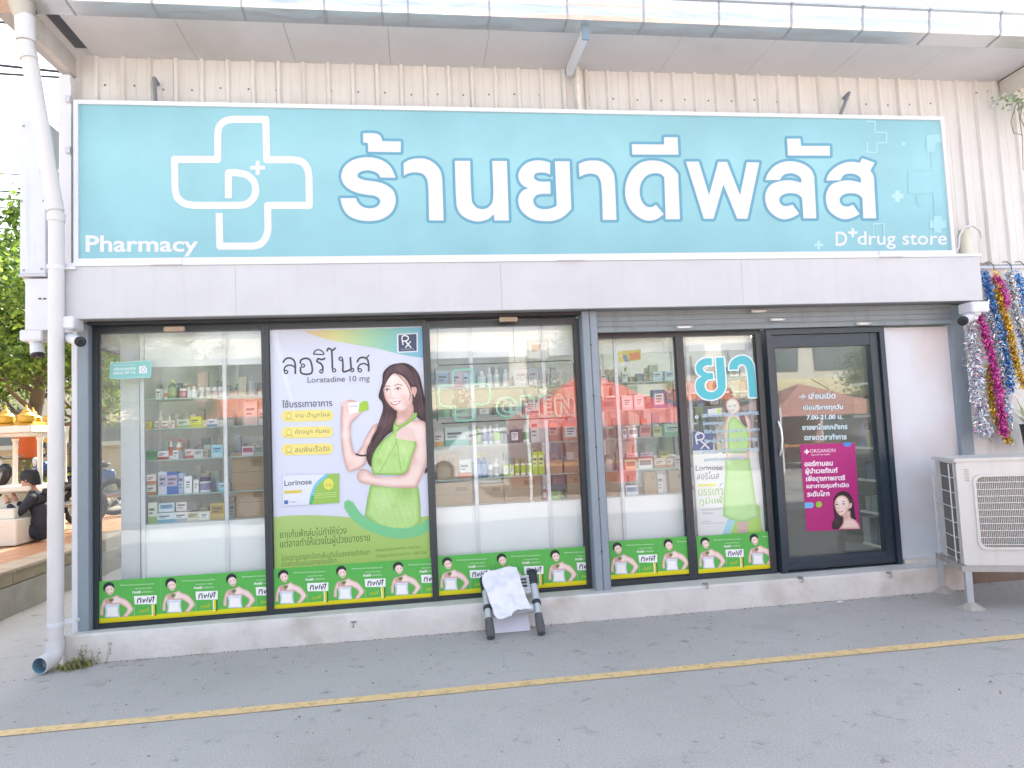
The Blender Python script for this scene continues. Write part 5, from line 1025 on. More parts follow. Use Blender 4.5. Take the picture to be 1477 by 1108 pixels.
c_ = bpy.data.curves.new('outline', 'FONT'); c_.body = 'ร้านยา'; c_.size = 1; c_.fill_mode = 'NONE'; c_.bevel_depth = .018; c_.bevel_resolution = 1; c_.resolution_u = 4; c_.offset = .012
o_ = bpy.data.objects.new('outline', c_); COL.objects.link(o_); bpy.context.view_layer.update()
me = bpy.data.meshes.new_from_object(o_.evaluated_get(bpy.context.evaluated_depsgraph_get())); bpy.data.objects.remove(o_)
xs_v = [v.co.x for v in me.vertices]; ys_v = [v.co.y for v in me.vertices]; a0, a1, b0, b1 = min(xs_v), max(xs_v), min(ys_v), max(ys_v)
for v in me.vertices:
    u = (v.co.x-a0)/(a1-a0); q = (v.co.y-b0)/(b1-b0); p = npt(800+(1310-800)*u, (550-25*u)*(1-q)+(362-12*u)*q, NY); v.co = (p[0], p[1]+v.co.z*.4, p[2])
me.materials.append(NPK); link('lettering_tube', me, NS)
MB().tube([npt(70, 372), npt(68, 5), ], .0015, 5).obj('hanging_wire', BLACK, NS); MB().tube([npt(785, 345), npt(770, 12)], .0018, 5).obj('hanging_wire', BLACK, NS); MB().tube([npt(1040, 335), npt(1032, 0)], .0018, 5).obj('hanging_wire', BLACK, NS)
for x_ in (300, 600, 900, 1200): MB().tube([npt(x_, 360-x_*.037+0), npt(x_+20, 895-x_*.045)], .0016, 5).obj('support_wire', mat('clear_wire', '#b8bcbc', .3), NS)

# ================================================================== DOWNPIPE
DP = thing('downpipe', 'white plastic rain pipe running from the gutter to the ground at the left corner', 'pipe')
def P3(px, py, y): p = Pt(px, py, y=y); return (p.x, p.y, p.z)
MB().tube([P3(32,6,-.38), P3(35,27,-.375)], [.085, .06], 16).obj('funnel', mat('funnel_metal', '#b5b0a6', .5, metal=.3), DP, smooth=True)
MB().tube([P3(36,24,-.375), P3(37.5,60,-.37)], .062, 16).obj('coupling', PVC, DP, smooth=True)
MB().tube([P3(37,60,-.37), P3(39,75,-.36), P3(44,92,-.345), P3(80,300,-.06), P3(81,316,-.05), P3(81.5,330,-.05), P3(80,905,-.05), P3(79.5,925,-.05)], .0515, 16).obj('pipe', PVC, DP, smooth=True)
for a_px, b_px, y in (((38.5,72),(42,86),-.36), ((77,290),(80,305),-.065), ((81,308),(81,320),-.05)): MB().tube([P3(*a_px, y), P3(*b_px, y)], .058, 16).obj('pipe_collar', PVC, DP, smooth=True)
pb = Pt(79.5, 925, y=-.05)
q = MB().tube([(pb.x, -.05, .20), (pb.x, -.05, .13), (pb.x-.004, -.07, .085), (pb.x-.012, -.12, .066), (pb.x-.03, -.19, .064)], .058, 18, caps=False); q.obj('elbow', PVC, DP, smooth=True)
q = MB().tube([(pb.x-.014, -.11, .066), (pb.x-.031, -.193, .064)], .052, 18, caps=False); q.obj('elbow_lining', mat('pipe_inside_blue', '#7fa9be', .5, var=.15), DP, smooth=True)
q = MB(); c = (pb.x-.0295, -.19, .064)
n = 20; ax = Vector((-.018, -.07, -.002)).normalized(); u = ax.orthogonal().normalized(); v = ax.cross(u)
ring = [(Vector(c)+(u*math.cos(6.2832*k/n)+v*math.sin(6.2832*k/n))*r) for r in (.052, .0585) for k in range(n)]
q.add(ring, [(k, (k+1) % n, n+(k+1) % n, n+k) for k in range(n)]); q.obj('elbow_rim', TRIM, DP)
for py in (386, 900, ):
    p = Pt(80.5, py, y=-.05); q = MB().tube([(p.x, -.05, p.z-.014), (p.x, -.05, p.z+.014)], .056, 16); q.box(p.x+.03, p.x+.12, -.03, .03, p.z-.008, p.z+.012); q.obj('pipe_clamp', TRIM, DP)
# ================================================================== SIDE LIGHT BOX, CABINET AND CAMERAS
LBX = thing('side_sign_box', 'blank white projecting sign box on the side of the shop behind the rain pipe', 'sign')
c0, c1 = Pt(29,173,y=.6), Pt(66,395,y=.6)
q = MB().box(c0.x, c1.x, .6, 2.0, c1.z, c0.z); q.obj('sign_box', mat('lightbox_white', '#d6dbe4', .45, var=.05, dark='#a8b0bc', streak=.5), LBX, bevel=.006)
q = MB().box(c0.x-.006, c1.x+.006, .594, 2.006, c1.z-.02, c1.z-.001); q.obj('box_trim', mat('trim_greywhite', '#c4c8d0', .45), LBX)
for (px, py) in ((82, 172), (55, 241)):
    a = Pt(px, py, y=.56); b_ = Pt(103, py+6 if px > 60 else py+2, y=.17); MB().box(a.x, -2.55, .575, .6, a.z-.045, a.z-.01).box(-2.585, -2.55, .14, .6, a.z-.05, a.z).obj('sign_arm', mat('arm_white', '#c9cdd4', .5), LBX)
for px, py in ((34,182),(34,390),(60,388),(60,180),(31,290),(63,290)):
    p = Pt(px, py, y=.598); MB().box(p.x-.008, p.x+.008, .594, .5995, p.z-.008, p.z+.008).obj('box_rivet', mat('rivet_grey', '#9ea2a8', .5), LBX)
CB = thing('metal_cabinet', 'small white metal cabinet on the shop side below the blank sign box', 'cabinet')
c0, c1 = Pt(36,402,y=.62), Pt(77,476,y=.62)
MB().box(c0.x, -2.55, .62, 1.4, c1.z, c0.z).obj('cabinet_body', mat('cabinet_paint', '#dcdfe6', .45, var=.04), CB, bevel=.004)
for px in (58, 65): p = Pt(px, 431, y=.618); MB().tube([(p.x-.012, .617, p.z), (p.x+.008, .617, p.z)], .006, 6).obj('cabinet_latch', BLACK, CB)
def camera_unit(name, label, jb, y, body, lens_dir, r, down=False):
    T = thing(name, label, 'camera'); p = Pt(*jb, y=y)
    MB().box(p.x-.085, p.x+.085, y-.06, y+.10, p.z-.045, p.z+.045).obj('junction_box', TRIM, T, bevel=.008)
    b0, b1 = Vector(P3(*body[0])), Vector(P3(*body[1]))
    MB().lathe([(.045, -.045), (.045, -.065), (.025, -.075), (.018, -.10)], p.x, y+.01, 14, p.z).obj('camera_mount', TRIM, T, smooth=True)
    MB().tube([(p.x, y+.01, p.z-.09), tuple((b0+b1)/2)], .017, 10).obj('camera_arm', TRIM, T, smooth=True)
    d = (b1-b0).normalized()
    MB().tube([b0, b0+d*.01, b1-d*.015, b1], [r*.85, r, r, r], 18).obj('camera_body', TRIM, T, smooth=True)
    MB().tube([b1-d*.012, b1+d*.006, b1+d*.008], [r*1.03, r*1.03, r*.9], 18).obj('camera_front', BLACK, T, smooth=True)
    MB().tube([b1+d*.008, b1+d*.014], [r*.35, r*.3], 12).obj('lens', mat('lens_glass', '#0c0e14', .08, spec=.8), T, smooth=True)
camera_unit('security_camera', 'white security camera with black face above the left window corner', (94,467), .0, ((98,487,.02), (116,493,-.17)), None, .036)
camera_unit('security_camera', 'white security camera pointing down below the metal cabinet', (50,485), .68, ((53,497,.68), (54.5,513,.66)), None, .05)
camera_unit('security_camera', 'white security camera under the right end of the fascia beside the tinsel', (1407,444), -.02, ((1403,455,.04), (1389,463,-.14)), None, .04)
q = Pt(1394, 345, y=.12)
CO = thing('pipe_outlet', 'cream pipe outlet with a curved cable beside the right end of the big sign', 'pipe')
MB().tube([(q.x, .14, 2.87), (q.x, .14, 3.10)], .055, 14).tube([(q.x, .14, 3.10), (q.x, .14, 3.13)], .048, 14).obj('pipe_stub', mat('cream_pipe', '#d9d6c6', .5, var=.08), CO, smooth=True)
MB().tube([P3(1374,366,.05), P3(1382,358,.04), P3(1384,340,.04), P3(1390,328,.03), P3(1402,325,.03), P3(1413,332,.05), P3(1416,343,.08)], .010, 8).obj('cable', mat('cable_grey', '#cfcfce', .5), CO, smooth=True)
# ================================================================== AIR CONDITIONER ON ITS STAND
fl, rl = Pt(1400, 878, z=0), Pt(1362, 853, z=0)
az = -math.atan2(rl.x-fl.x, rl.y-fl.y)
AC = thing('air_conditioner', 'white outdoor air conditioner unit with rounded grille on a rusty metal stand', 'air conditioner', (fl.x-.02, fl.y, 0), rz=az)
DEP = (rl-fl).length; acw = .92
ACM = mat('ac_enamel', '#dad9d4', .35, var=.03, dark='#b9aa92', streak=.25)
q = MB()
# body: front panel with a rounded opening (frame of four plus corners), top, back, right side
zb, zt = .325, 1.125
def rrect(x0, x1, z0, z1, r, n=5):
    o = []
    for cx, cz, a0 in ((x1-r, z1-r, 0), (x0+r, z1-r, 90), (x0+r, z0+r, 180), (x1-r, z0+r, 270)):
        for k in range(n+1): a = R(a0+90*k/n); o.append((cx+r*math.cos(a), cz+r*math.sin(a)))
    return o
q.box(0, acw, .03, .05, zb, zt-.02); q.box(.02, acw, .05, DEP-.12, zb, zb+.02); q.box(acw-.02, acw, .05, DEP-.06, zb+.02, zt-.02)
body = q.obj('casing', ACM, AC, bevel=.008, smooth=True)
MB().box(-.012, acw+.012, -.002, DEP-.05, zt-.02, zt+.012).obj('top_cover', ACM, AC, bevel=.010, smooth=True)
q = MB()
ro, ri = rrect(.0, acw, zb, zt-.02, .02), rrect(.115, acw-.05, zb+.13, zt-.12, .05); n = len(ro)
q.add([(x, 0, z) for x, z in ro]+[(x, 0, z) for x, z in ri]+[(x, .028, z) for x, z in ro]+[(x, .028, z) for x, z in ri],
      [(i, (i+1) % n, n+(i+1) % n, n+i) for i in range(n)]+[(i, 2*n+i, 2*n+(i+1) % n, (i+1) % n) for i in range(n)]+[(n+i, n+(i+1) % n, 3*n+(i+1) % n, 3*n+i) for i in range(n)])
q.obj('front_panel', ACM, AC)
q = MB(); r1 = rrect(.105, acw-.04, zb+.12, zt-.11, .055); r2 = rrect(.125, acw-.06, zb+.14, zt-.13, .045)
q.add([(x, -.014, z) for x, z in r1]+[(x, -.014, z) for x, z in r2]+[(x, .0, z) for x, z in r1]+[(x, .012, z) for x, z in r2], [(i, (i+1) % n, n+(i+1) % n, n+i) for i in range(n)]+[(i, 2*n+i, 2*n+(i+1) % n, (i+1) % n) for i in range(n)]+[(n+i, n+(i+1) % n, 3*n+(i+1) % n, 3*n+i) for i in range(n)])
G_ = q.obj('fan_grille', ACM, AC)
MB().prism(rrect(.12, acw-.055, zb+.135, zt-.125, .05), .024, .028).obj('fan_backing', mat('fan_grey', '#a09d98', .7, var=.1, vscale=10), G_)
q = MB(); x = .135
while x < acw-.07: q.box(x, x+.0035, -.006, .0, zb+.142, zt-.132); x += .0125
tag(q.obj('grille_bar', ACM, G_), kind='stuff')
for k in range(10):
    z = zb+.16+k*.052; MB().box(.125, acw-.06, -.011, -.0065, z-.003, z+.003).obj('grille_wire', ACM, G_)
for k in range(6): MB().box(.055, .085, -.003, .001, zt-.16+k*.017, zt-.152+k*.017).obj('vent_slot', mat('slot_grey', '#b4b2ae', .6), AC)
MB().box(.014, .02, .08, DEP-.10, zb+.02, zt-.02).obj('coil', mat('coil_fins', '#7c7a76', .7, var=.15, vscale=40), AC)
MB().box(.0, .045, .052, .075, zb, zt-.02).box(.0, .05, DEP-.17, DEP-.10, zb, zt-.02).obj('side_bracket', ACM, AC)
for k in range(7):
    z = zb+.09+k*.115; MB().tube([(-.004, .03, z), (-.022, .07, z), (-.022, DEP-.10, z+.01), (-.004, DEP-.07, z+.01)], .004, 6).obj('guard_wire', TRIM, AC)
for y in (.09, DEP-.09): MB().tube([(-.022, y, zb+.01), (-.022, y, zt-.03)], .005, 6).obj('guard_rod', TRIM, AC)
RU = mat('rusty_stand', '#b4b0aa', .7, var=.12, vscale=9, dark='#96603c')
MB().box(-.02, acw+.1, -.01, .03, zb-.045, zb-.002).box(-.02, .02, .031, DEP, zb-.045, zb-.002).box(-.02, acw+.1, DEP-.02, DEP+.02, zb-.045-.003, zb-.005).obj('stand_rail', RU, AC)
for (x, y) in ((.02, 0.01), (.0, DEP), (.86, 0.01), (.86, DEP)):
    MB().box(x-.022, x+.022, y-.022, y+.022, .0, zb-.046).obj('stand_leg', mat('leg_grey', '#b9bdc2', .55, var=.1, vscale=8), AC)
    m_ = MB(); m_.lathe([(.10, 0), (.085, .012), (.045, .035), (.03, .045)], x, y, 14, .001)
    rnd = random.Random(int(x*100+y*10)); m_.v = [(a+rnd.uniform(-.008, .008), b_+rnd.uniform(-.008, .008), c_) for a, b_, c_ in m_.v]
    m_.obj('concrete_foot', mat('cement', '#b5b0a8', .9, var=.2, vscale=20, bump=.6, bscale=60), AC)
# ================================================================== TINSEL, HOOKS, BUCKET, VINE
def foil(name, h): return mat(name, h, .22, metal=.8)
TF = {'silver': foil('foil_silver', '#e6e8ee'), 'magenta': foil('foil_magenta', '#d85aa8'), 'gold': foil('foil_gold', '#e6c040'), 'blue': foil('foil_blue', '#6ea6e0'), 'purple': foil('foil_purple', '#b04aa0')}
def tinsel(pts, cols, rad, label, y=.08, dens=2300):
    fr = (1380, 370, 3.825); path = [Vector(P3(fr[0]+a/fr[2], fr[1]+b_/fr[2], y)) for a, b_ in cr(pts, False, 5)]
    T = MB(); rnd = random.Random(int(pts[0][0]*3+pts[0][1])); L_ = [0]
    for a, b_ in zip(path, path[1:]): L_.append(L_[-1]+(b_-a).length)
    T.cur = 0; T.tube(path, .004, 5); mats = [TF[c] for c in cols]
    for i in range(int(dens*L_[-1])):
        s_ = rnd.uniform(0, L_[-1]); k = max(j for j in range(len(L_)) if L_[j] <= s_); k = min(k, len(path)-2)
        c = path[k].lerp(path[k+1], (s_-L_[k])/max(1e-5, L_[k+1]-L_[k]))
        d = Vector((rnd.gauss(0, 1), rnd.gauss(0, .7), rnd.gauss(0, .5))).normalized(); ln = rad*rnd.uniform(.25, 1.0); w_ = rnd.uniform(.0022, .0048)
        s1 = d.cross(Vector((rnd.gauss(0, 1), rnd.gauss(0, 1), rnd.gauss(0, 1)))).normalized()*w_
        c = c+Vector((rnd.gauss(0, 1), rnd.gauss(0, 1), rnd.gauss(0, 1)))*rad*.28; ln *= .55; m = c+d*ln*.55+Vector((0, 0, rnd.uniform(-.006, .006))); e = c+d*ln+Vector((0, 0, -.012))
        T.cur = 0 if rnd.random() < .82 else rnd.randrange(len(cols))
        T.add([c-s1, c+s1, m+s1*1.3, m-s1*1.3, e+s1*.5, e-s1*.5], [(0, 1, 2, 3), (3, 2, 4, 5)])
    o = T.obj('tinsel_garland', mats); o.location = (0, 0, 0)
    return tag(o, label, 'garland', 'tinsel garlands hanging on the outer wall')
tinsel([(78,380),(100,600),(130,850),(150,990)], ['silver','silver','purple'], .085, 'silver tinsel garland hanging lowest beside the right security camera', .07)
tinsel([(118,300),(165,450),(205,620),(240,800),(262,985)], ['magenta','magenta','purple'], .055, 'long magenta tinsel garland hanging in front of the silver ones', .03)
tinsel([(180,600),(205,850),(290,1025)], ['gold','silver'], .05, 'short gold tinsel garland half hidden behind the magenta one', .10)
tinsel([(150,250),(200,400),(245,580),(262,700),(285,960)], ['silver','blue'], .065, 'silver tinsel garland between the magenta and the blue ones', .09)
tinsel([(150,85),(195,240),(245,420),(280,600),(300,740)], ['blue','blue','silver'], .06, 'pale blue tinsel garland starting at the end of the fascia', .07)
tinsel([(212,95),(238,230),(285,400),(330,590),(372,720)], ['gold','gold','purple'], .048, 'gold tinsel garland crossing in front of the blue ones', .03)
tinsel([(215,110),(255,190),(275,280)], ['magenta','silver','purple'], .06, 'short magenta tinsel tuft at the top of the gold garland', .02)
tinsel([(300,90),(335,260),(370,430),(400,600)], ['blue','blue','purple'], .065, 'deep blue tinsel garland furthest right, cut by the picture edge', .08)
tinsel([(290,80),(318,200),(345,330),(390,470)], ['silver','gold'], .05, 'thin silver and gold tinsel garland over the deep blue one', .04)
tinsel([(335,100),(375,220),(410,400)], ['blue','silver'], .06, 'blue and silver tinsel garland high at the picture edge', .10)
HK = thing('hook_rail', 'thin metal rail with bent wire hooks carrying the tinsel garlands', 'rail')
a = Pt(1425, 392, y=.10); MB().tube([(a.x-.05, .10, 2.80), (a.x+1.2, .10, 2.80)], .006, 8).obj('rail', STEEL, HK)
for px in (1430, 1455, 1474): p = Pt(px, 392, y=.1); MB().tube([(p.x, .16, 2.84), (p.x-.01, .10, 2.83), (p.x, .07, 2.79), (p.x+.01, .08, 2.74)], .004, 6).obj('hook', mat('hook_dark', '#55524e', .5, metal=.6), HK)
BK = thing('plant_bucket', 'dark bucket of pale dried grass blades beside the lowest tinsel', 'bucket')
p = Pt(1494, 650, y=.02); m_ = MB().lathe([(.075, 0), (.10, .24), (.105, .25), (.10, .255)], p.x, .02, 18, p.z-.02); m_.obj('bucket', mat('bucket_dark', '#46484a', .5), BK, smooth=True)
MB().box(p.x-.07, p.x+.02, -.09, -.084, p.z+.08, p.z+.17).obj('bucket_label', ink('#e4e8ea'), BK)
m_ = MB(); rnd = random.Random(9)
for i in range(46):
    a = rnd.uniform(-1.3, .6); l_ = rnd.uniform(.16, .36); b0 = Vector((p.x+rnd.uniform(-.05, .05), .02+rnd.uniform(-.05, .05), p.z+.2)); d = Vector((math.sin(a)*.8, rnd.uniform(-.3, .3), 1)).normalized()*l_; s_ = Vector((.005, 0, 0)); m_.cur = i % 3
    m_.add([b0-s_, b0+s_, b0+d*.6+s_, b0+d*.6-s_, b0+d+Vector((0, 0, -.03))], [(0, 1, 2, 3), (3, 2, 4)])
m_.obj('grass_blades', [mat('dry_blade', '#c9c3a0', .8), mat('green_blade', '#7d9460', .7), mat('pale_blade', '#dcd8c8', .8)], BK)
VN = thing('hanging_vine', 'green climbing vine with dangling brown twigs under the eaves at the right', 'plant')
m_ = MB(); rnd = random.Random(14); p = Pt(1466, 148, y=.0)
for i in range(260):
    c = Vector((p.x+rnd.gauss(.14, .14), rnd.gauss(0, .05), p.z+rnd.gauss(0, .04)+(rnd.random()*.05))); d = Vector((rnd.gauss(0, 1), rnd.gauss(0, 1), rnd.gauss(-.3, 1))).normalized()*.035; s_ = d.cross(Vector((rnd.gauss(0, 1), 1, 0))).normalized()*.012; m_.cur = rnd.randrange(2)
    m_.add([c, c+d*.5+s_, c+d, c+d*.5-s_], [(0, 1, 2, 3)])
m_.obj('vine_leaves', [mat('vine_green', '#7f9466', .6), mat('vine_green_pale', '#93a988', .6)], VN)
for i in range(6):
    x = p.x+.02+i*.045; pts = [(x, 0, p.z), (x-.03+rnd.uniform(-.03, .03), rnd.uniform(-.03, .03), p.z-.15), (x+rnd.uniform(-.04, .04), 0, p.z-.32), (x+rnd.uniform(0, .06), .02, p.z-.42-rnd.uniform(0, .2))]
    MB().tube(pts, [.006, .005, .004, .003], 6).obj('twig', mat('twig_brown', '#8c8078', .8), VN, smooth=True)
MB().tube([P3(1466,150,-.05), P3(1458,175,-.05), P3(1462,192,-.04), P3(1475,195,-.03)], .004, 6).obj('wire_loop', mat('wire_brown', '#7c726c', .6), VN, smooth=True)
m_ = MB().tube([P3(1451,134,.15), P3(1430,155,.24)], .016, 6); tag(m_.obj('eaves_rod', mat('rod_white', '#cfccd2', .5)), 'short white metal rod slanting from the eaves beam to the cladding', 'rod')
# ================================================================== LADDER, WHITE SHEET AND FOAM BOARD
LD_ = thing('telescopic_ladder', 'collapsed telescopic ladder leaning against the window sill under the neon sign', 'ladder')
fA, fB = Pt(708, 920, z=.02), Pt(781, 914, z=.02); tA, tB = Pt(699, 836, y=.10), Pt(767, 826, y=.10)
ALU = mat('brushed_aluminium', '#c9cfd3', .4, metal=.35); RB = mat('ladder_black', '#3b3f44', .6)
for f_, t_ in ((fA, tA), (fB, tB)):
    L_ = lambda u: tuple(f_.lerp(t_, u))
    MB().tube([L_(.0), L_(.10), L_(.30)], [.030, .034, .030], 14).obj('foot', mat('foot_rubber', '#5d5f61', .8, var=.15, vscale=20), LD_, smooth=True)
    MB().tube([L_(.30), L_(.48)], .0265, 14).obj('rail_segment', ALU, LD_, smooth=True)
    MB().tube([L_(.46), L_(.50), L_(.52)], [.034, .034, .031], 14).obj('collar', RB, LD_, smooth=True)
    MB().tube([L_(.52), L_(.78)], .030, 14).obj('rail_segment', ALU, LD_, smooth=True)
    for k in range(5): MB().tube([L_(.78+k*.05), L_(.815+k*.05)], .036+.001*k, 14).tube([L_(.81+k*.05), L_(.83+k*.05)], .031, 14).obj('collar', RB, LD_, smooth=True)
ax = (fB-fA).normalized(); upv = ((tA-fA).normalized()); nrm = ax.cross(upv).normalized()
def rung(u, h_=.03, dpt=.045):
    a, b_ = fA.lerp(tA, u), fB.lerp(tB, u); a = a+ax*.03; b_ = b_-ax*.03
    m_ = MB(); pr_pts = [a-upv*h_/2+nrm*dpt/2, a+upv*h_/2+nrm*dpt/2, a+upv*h_/2-nrm*dpt/2, a-upv*h_/2-nrm*dpt/2]; m_.extr(pr_pts, b_-a); return m_.obj('rung', ALU, LD_, bevel=.004)
rung(.40, .055); 
for k in range(6): rung(.66+k*.052, .026)
for k in range(3):
    a = fB.lerp(tB, .80+k*.055)-ax*.075; MB().box(a.x-.025, a.x+.02, a.y-.04, a.y-.028, a.z-.006, a.z+.006).obj('latch_button', RB, LD_)
WSH = MB(); rnd = random.Random(4); NX, NZ = 26, 30
out_ = cr([(372,392),(425,342),(530,305),(702,286,1),(740,420),(800,590),(850,690,1),(740,705),(668,728),(655,755),(560,797),(500,778),(468,690),(415,560)])
def lad_y(px, py): # depth of the ladder face under a photo point
    best = None
    p0 = Pt(px, py, y=-.1); o = EYE; d = (p0-EYE).normalized(); dn = d.dot(nrm); t_ = (fA-EYE).dot(nrm)/dn; return EYE+d*t_
xs2 = [q[0] for q in out_]; ys2 = [q[1] for q in out_]
vv, ff = geometry.delaunay_2d_cdt([Vector(q) for q in out_]+[Vector((rnd.uniform(370, 850), rnd.uniform(286, 800))) for _ in range(700)], [(i, (i+1) % len(out_)) for i in range(len(out_))], [list(range(len(out_)))], 1, 1e-4)[0::2][:2]
from mathutils import noise as mn
pts3 = []
for v in vv:
    w_ = lad_y(640+v.x/6.714, 780+v.y/6.714); f_ = Vector((v.x/90, v.y/120, 0))
    off = .045+.022*mn.noise(f_)+.012*mn.noise(f_*2.7+Vector((5, 0, 0)))+.006*abs(mn.noise(f_*6))
    crease = abs(((v.x-470)*.45-(v.y-540)*-.9)); off += .018*math.exp(-crease/45); off += .012*math.exp(-abs((v.x-560)*.7-(v.y-520)*.7)/30)
    pts3.append(w_+(-nrm if nrm.y > 0 else nrm)*off)
WSH.add(pts3, [tuple(f) for f in ff])
sheet_o = WSH.obj('white_sheet', mat('thin_white_plastic', '#eceef6', .35, spec=.6), smooth=True); sheet_o.data.set_sharp_from_angle(angle=R(180))
tag(sheet_o, 'crumpled white plastic sheet draped over the front of the ladder', 'sheet')
a, b_ = Pt(712, 912, z=.0), Pt(760, 908, z=.0); m_ = MB(); m_.extr([(a.x, -.12, .003), (b_.x+.02, -.12, .003), (b_.x+.02, -.03, .10), (a.x, -.03, .10)], (0, .02, .0))
tag(m_.obj('foam_board', mat('foam_white', '#dfe0ee', .7)), 'flat white foam board lying between the feet of the ladder', 'board')
# ================================================================== WEEDS AT THE CORNER
m_ = MB(); rnd = random.Random(31)
for k in range(520):
    c = Pt(60+rnd.gauss(430, 110)/9.23*1.0, 890+rnd.gauss(600, 26)/9.23, y=-.08); a = rnd.uniform(0, 6.28); ln = rnd.uniform(.015, .07)*(1.2 if abs(c.x+2.33) < .12 else .8)
    b0 = Vector((c.x, -.03-abs(rnd.gauss(0, .05)), .0)); d = Vector((math.cos(a)*.7, math.sin(a)*.5-.2, rnd.uniform(.3, 1.3))).normalized()*ln; s_ = Vector((-math.sin(a), math.cos(a), 0))*.0022; m_.cur = rnd.choice([0, 0, 1, 2])
    m_.add([b0-s_, b0+s_, b0+d*.6+s_*1.6, b0+d*.6-s_*1.6, b0+d+Vector((0, 0, -ln*.15))], [(0, 1, 2, 3), (3, 2, 4)])
for k in range(9):
    b0 = Vector((-2.33+rnd.uniform(-.10, .12), -.05, 0)); m_.cur = 2; d = Vector((rnd.uniform(-.4, .4), rnd.uniform(-.2, .1), 1)).normalized()*rnd.uniform(.09, .17); m_.tube([b0, b0+d*.6, b0+d+Vector((rnd.uniform(-.02, .02), 0, -.004))], [.0018, .0014, .001], 4)
    for j in range(10):
        t_ = rnd.uniform(.4, 1); c = b0+d*t_; e = Vector((rnd.gauss(0, 1), rnd.gauss(0, 1), rnd.gauss(0, .6))).normalized()*.016; m_.add([c, c+e*.5+Vector((.003, 0, .003)), c+e, c+e*.5-Vector((.003, 0, .003))], [(0, 1, 2, 3)])
tag(m_.obj('weeds', [mat('weed_green', '#7f8a4c', .8), mat('weed_yellow', '#a3a062', .8), mat('weed_dry', '#8b8360', .85)]), kind='stuff')
# ================================================================== LEFT SIDE: RAISED TERRACE, SHRINE, PERSON, TREES
TX_, TZ = -3.80, .43
TR = thing('terrace', 'low raised terrace faced with two courses of worn tan stone slabs', 'terrace')
MB().box(-60, TX_-.03, -3, 16, .0, TZ-.032).obj('terrace_fill', mat('terrace_core', '#8a8276', .9), TR)
sm = [mat('slab_tan', '#a89a80', .8, var=.15, vscale=4, dark='#6f6a5c', bump=.3), mat('slab_grey', '#aaa69a', .8, var=.18, vscale=3, dark='#77766c', bump=.3)]
for row_, (z0, z1, dx) in enumerate(((.0, .277, .0), (.283, TZ-.034, -.012))):
    y = -3.0; rnd = random.Random(row_+1); 
    while y < 14:
        ln = .6; MB().box(TX_-.03+dx, TX_+dx+rnd.uniform(-.002, .002), y+.003, y+ln-.003, z0, z1).obj('stone_slab', sm[1 if row_ == 0 else 0], TR); y += ln
y = -3.0
while y < 14: MB().box(TX_-.28, TX_+.02, y+.002, y+.598, TZ-.03, TZ).obj('coping_slab', mat('coping', '#b9a68e', .5, var=.12, vscale=5, dark='#8b7a66'), TR, bevel=.006); y += .6
tm = MB().box(-.148, .148, -.148, .148, -.02, 0).mesh('paving_tile', mat('terracotta_tile', '#c08a66', .35, var=.15, vscale=4, dark='#8d7460'))
for i in range(9):
    for j in range(30):
        o = link('paving_tile', tm, TR); o.location = (TX_-.28-.15-i*.3, -.9+j*.3, TZ-.012+random.uniform(-.001, .001))
MB().box(-60, TX_-.30-2.70, -3, 16, TZ-.031, TZ-.02).obj('terrace_paving', mat('terracotta_far', '#c09472', .5, var=.12), TR)
# pavement joint on the ground
# ---- shrine
YS = 3.9
SH = thing('spirit_shrine', 'small white and gold spirit shrine on a tapered white pedestal', 'shrine')
GO = mat('gold_paint', '#dcb040', .45, metal=.2); SWH = mat('shrine_white', '#ece6d8', .6, var=.05)
cpt = lambda px, py: Pt(px, py, y=YS)
l0, l1 = cpt(-42, 622), cpt(45, 615); rz0, rz1 = cpt(20, 622).z, cpt(20, 614).z; cx_ = (l0.x+l1.x)/2
MB().box(l0.x, l1.x, YS, YS+.86, rz0-.02, rz1).box(l0.x+.05, l1.x-.05, YS+.05, YS+.81, rz0-.06, rz0-.021).obj('shrine_roof', SWH, SH, bevel=.01)
MB().box(l0.x+.08, l1.x-.08, YS+.08, YS+.78, rz1+.001, rz1+.05).obj('gold_plinth', GO, SH)
for px in (8, 38):
    for dy in (.08, .70):
        c = Pt(px, 600, y=YS+.08); T_ = MB().lathe([(k_[0]*.85, k_[1]*.62) for k_ in [(.10, 0), (.11, .03), (.07, .05), (.105, .07), (.12, .12), (.11, .18), (.12, .19), (.08, .24), (.05, .27), (.055, .29), (.02, .34), (.008, .42)]], c.x, YS+dy, 14, rz1+.002)
        T_.obj('gold_dome', GO, SH, smooth=True)
for dx in (.12, .72):
    for dy in (.12, .72): MB().lathe([(.04, 0), (.03, .05), (.03, .55), (.045, .6)], l0.x+dx, YS+dy, 10, rz0-.68).obj('shrine_column', SWH, SH, smooth=True)
MB().box(l0.x+.02, l1.x-.02, YS+.02, YS+.84, rz0-.74, rz0-.68).obj('shrine_floor', SWH, SH, bevel=.01)
m_ = MB(); zt_ = rz0-.741; 
hw = [(.36, TZ), (.36, TZ+.25), (.30, TZ+.28), (.14, zt_-.04), (.2, zt_)]
pv = [(cx_+sx_*w_, YS+.43+sy_*w_, z) for w_, z in hw for sx_, sy_ in ((-1, -1), (1, -1), (1, 1), (-1, 1))]
m_.add(pv, [(i*4+k, i*4+(k+1) % 4, (i+1)*4+(k+1) % 4, (i+1)*4+k) for i in range(4) for k in range(4)]+[(3, 2, 1, 0), (16, 17, 18, 19)]); m_.obj('shrine_pedestal', SWH, SH)
c = Pt(8, 788, z=TZ); MB().box(c.x-.9, c.x+.12, c.y, c.y+.5, TZ, TZ+.30).box(c.x-.9, c.x+.03, c.y+.12, c.y+.5, TZ+.301, TZ+.42).obj('offering_step', SWH, SH, bevel=.01)
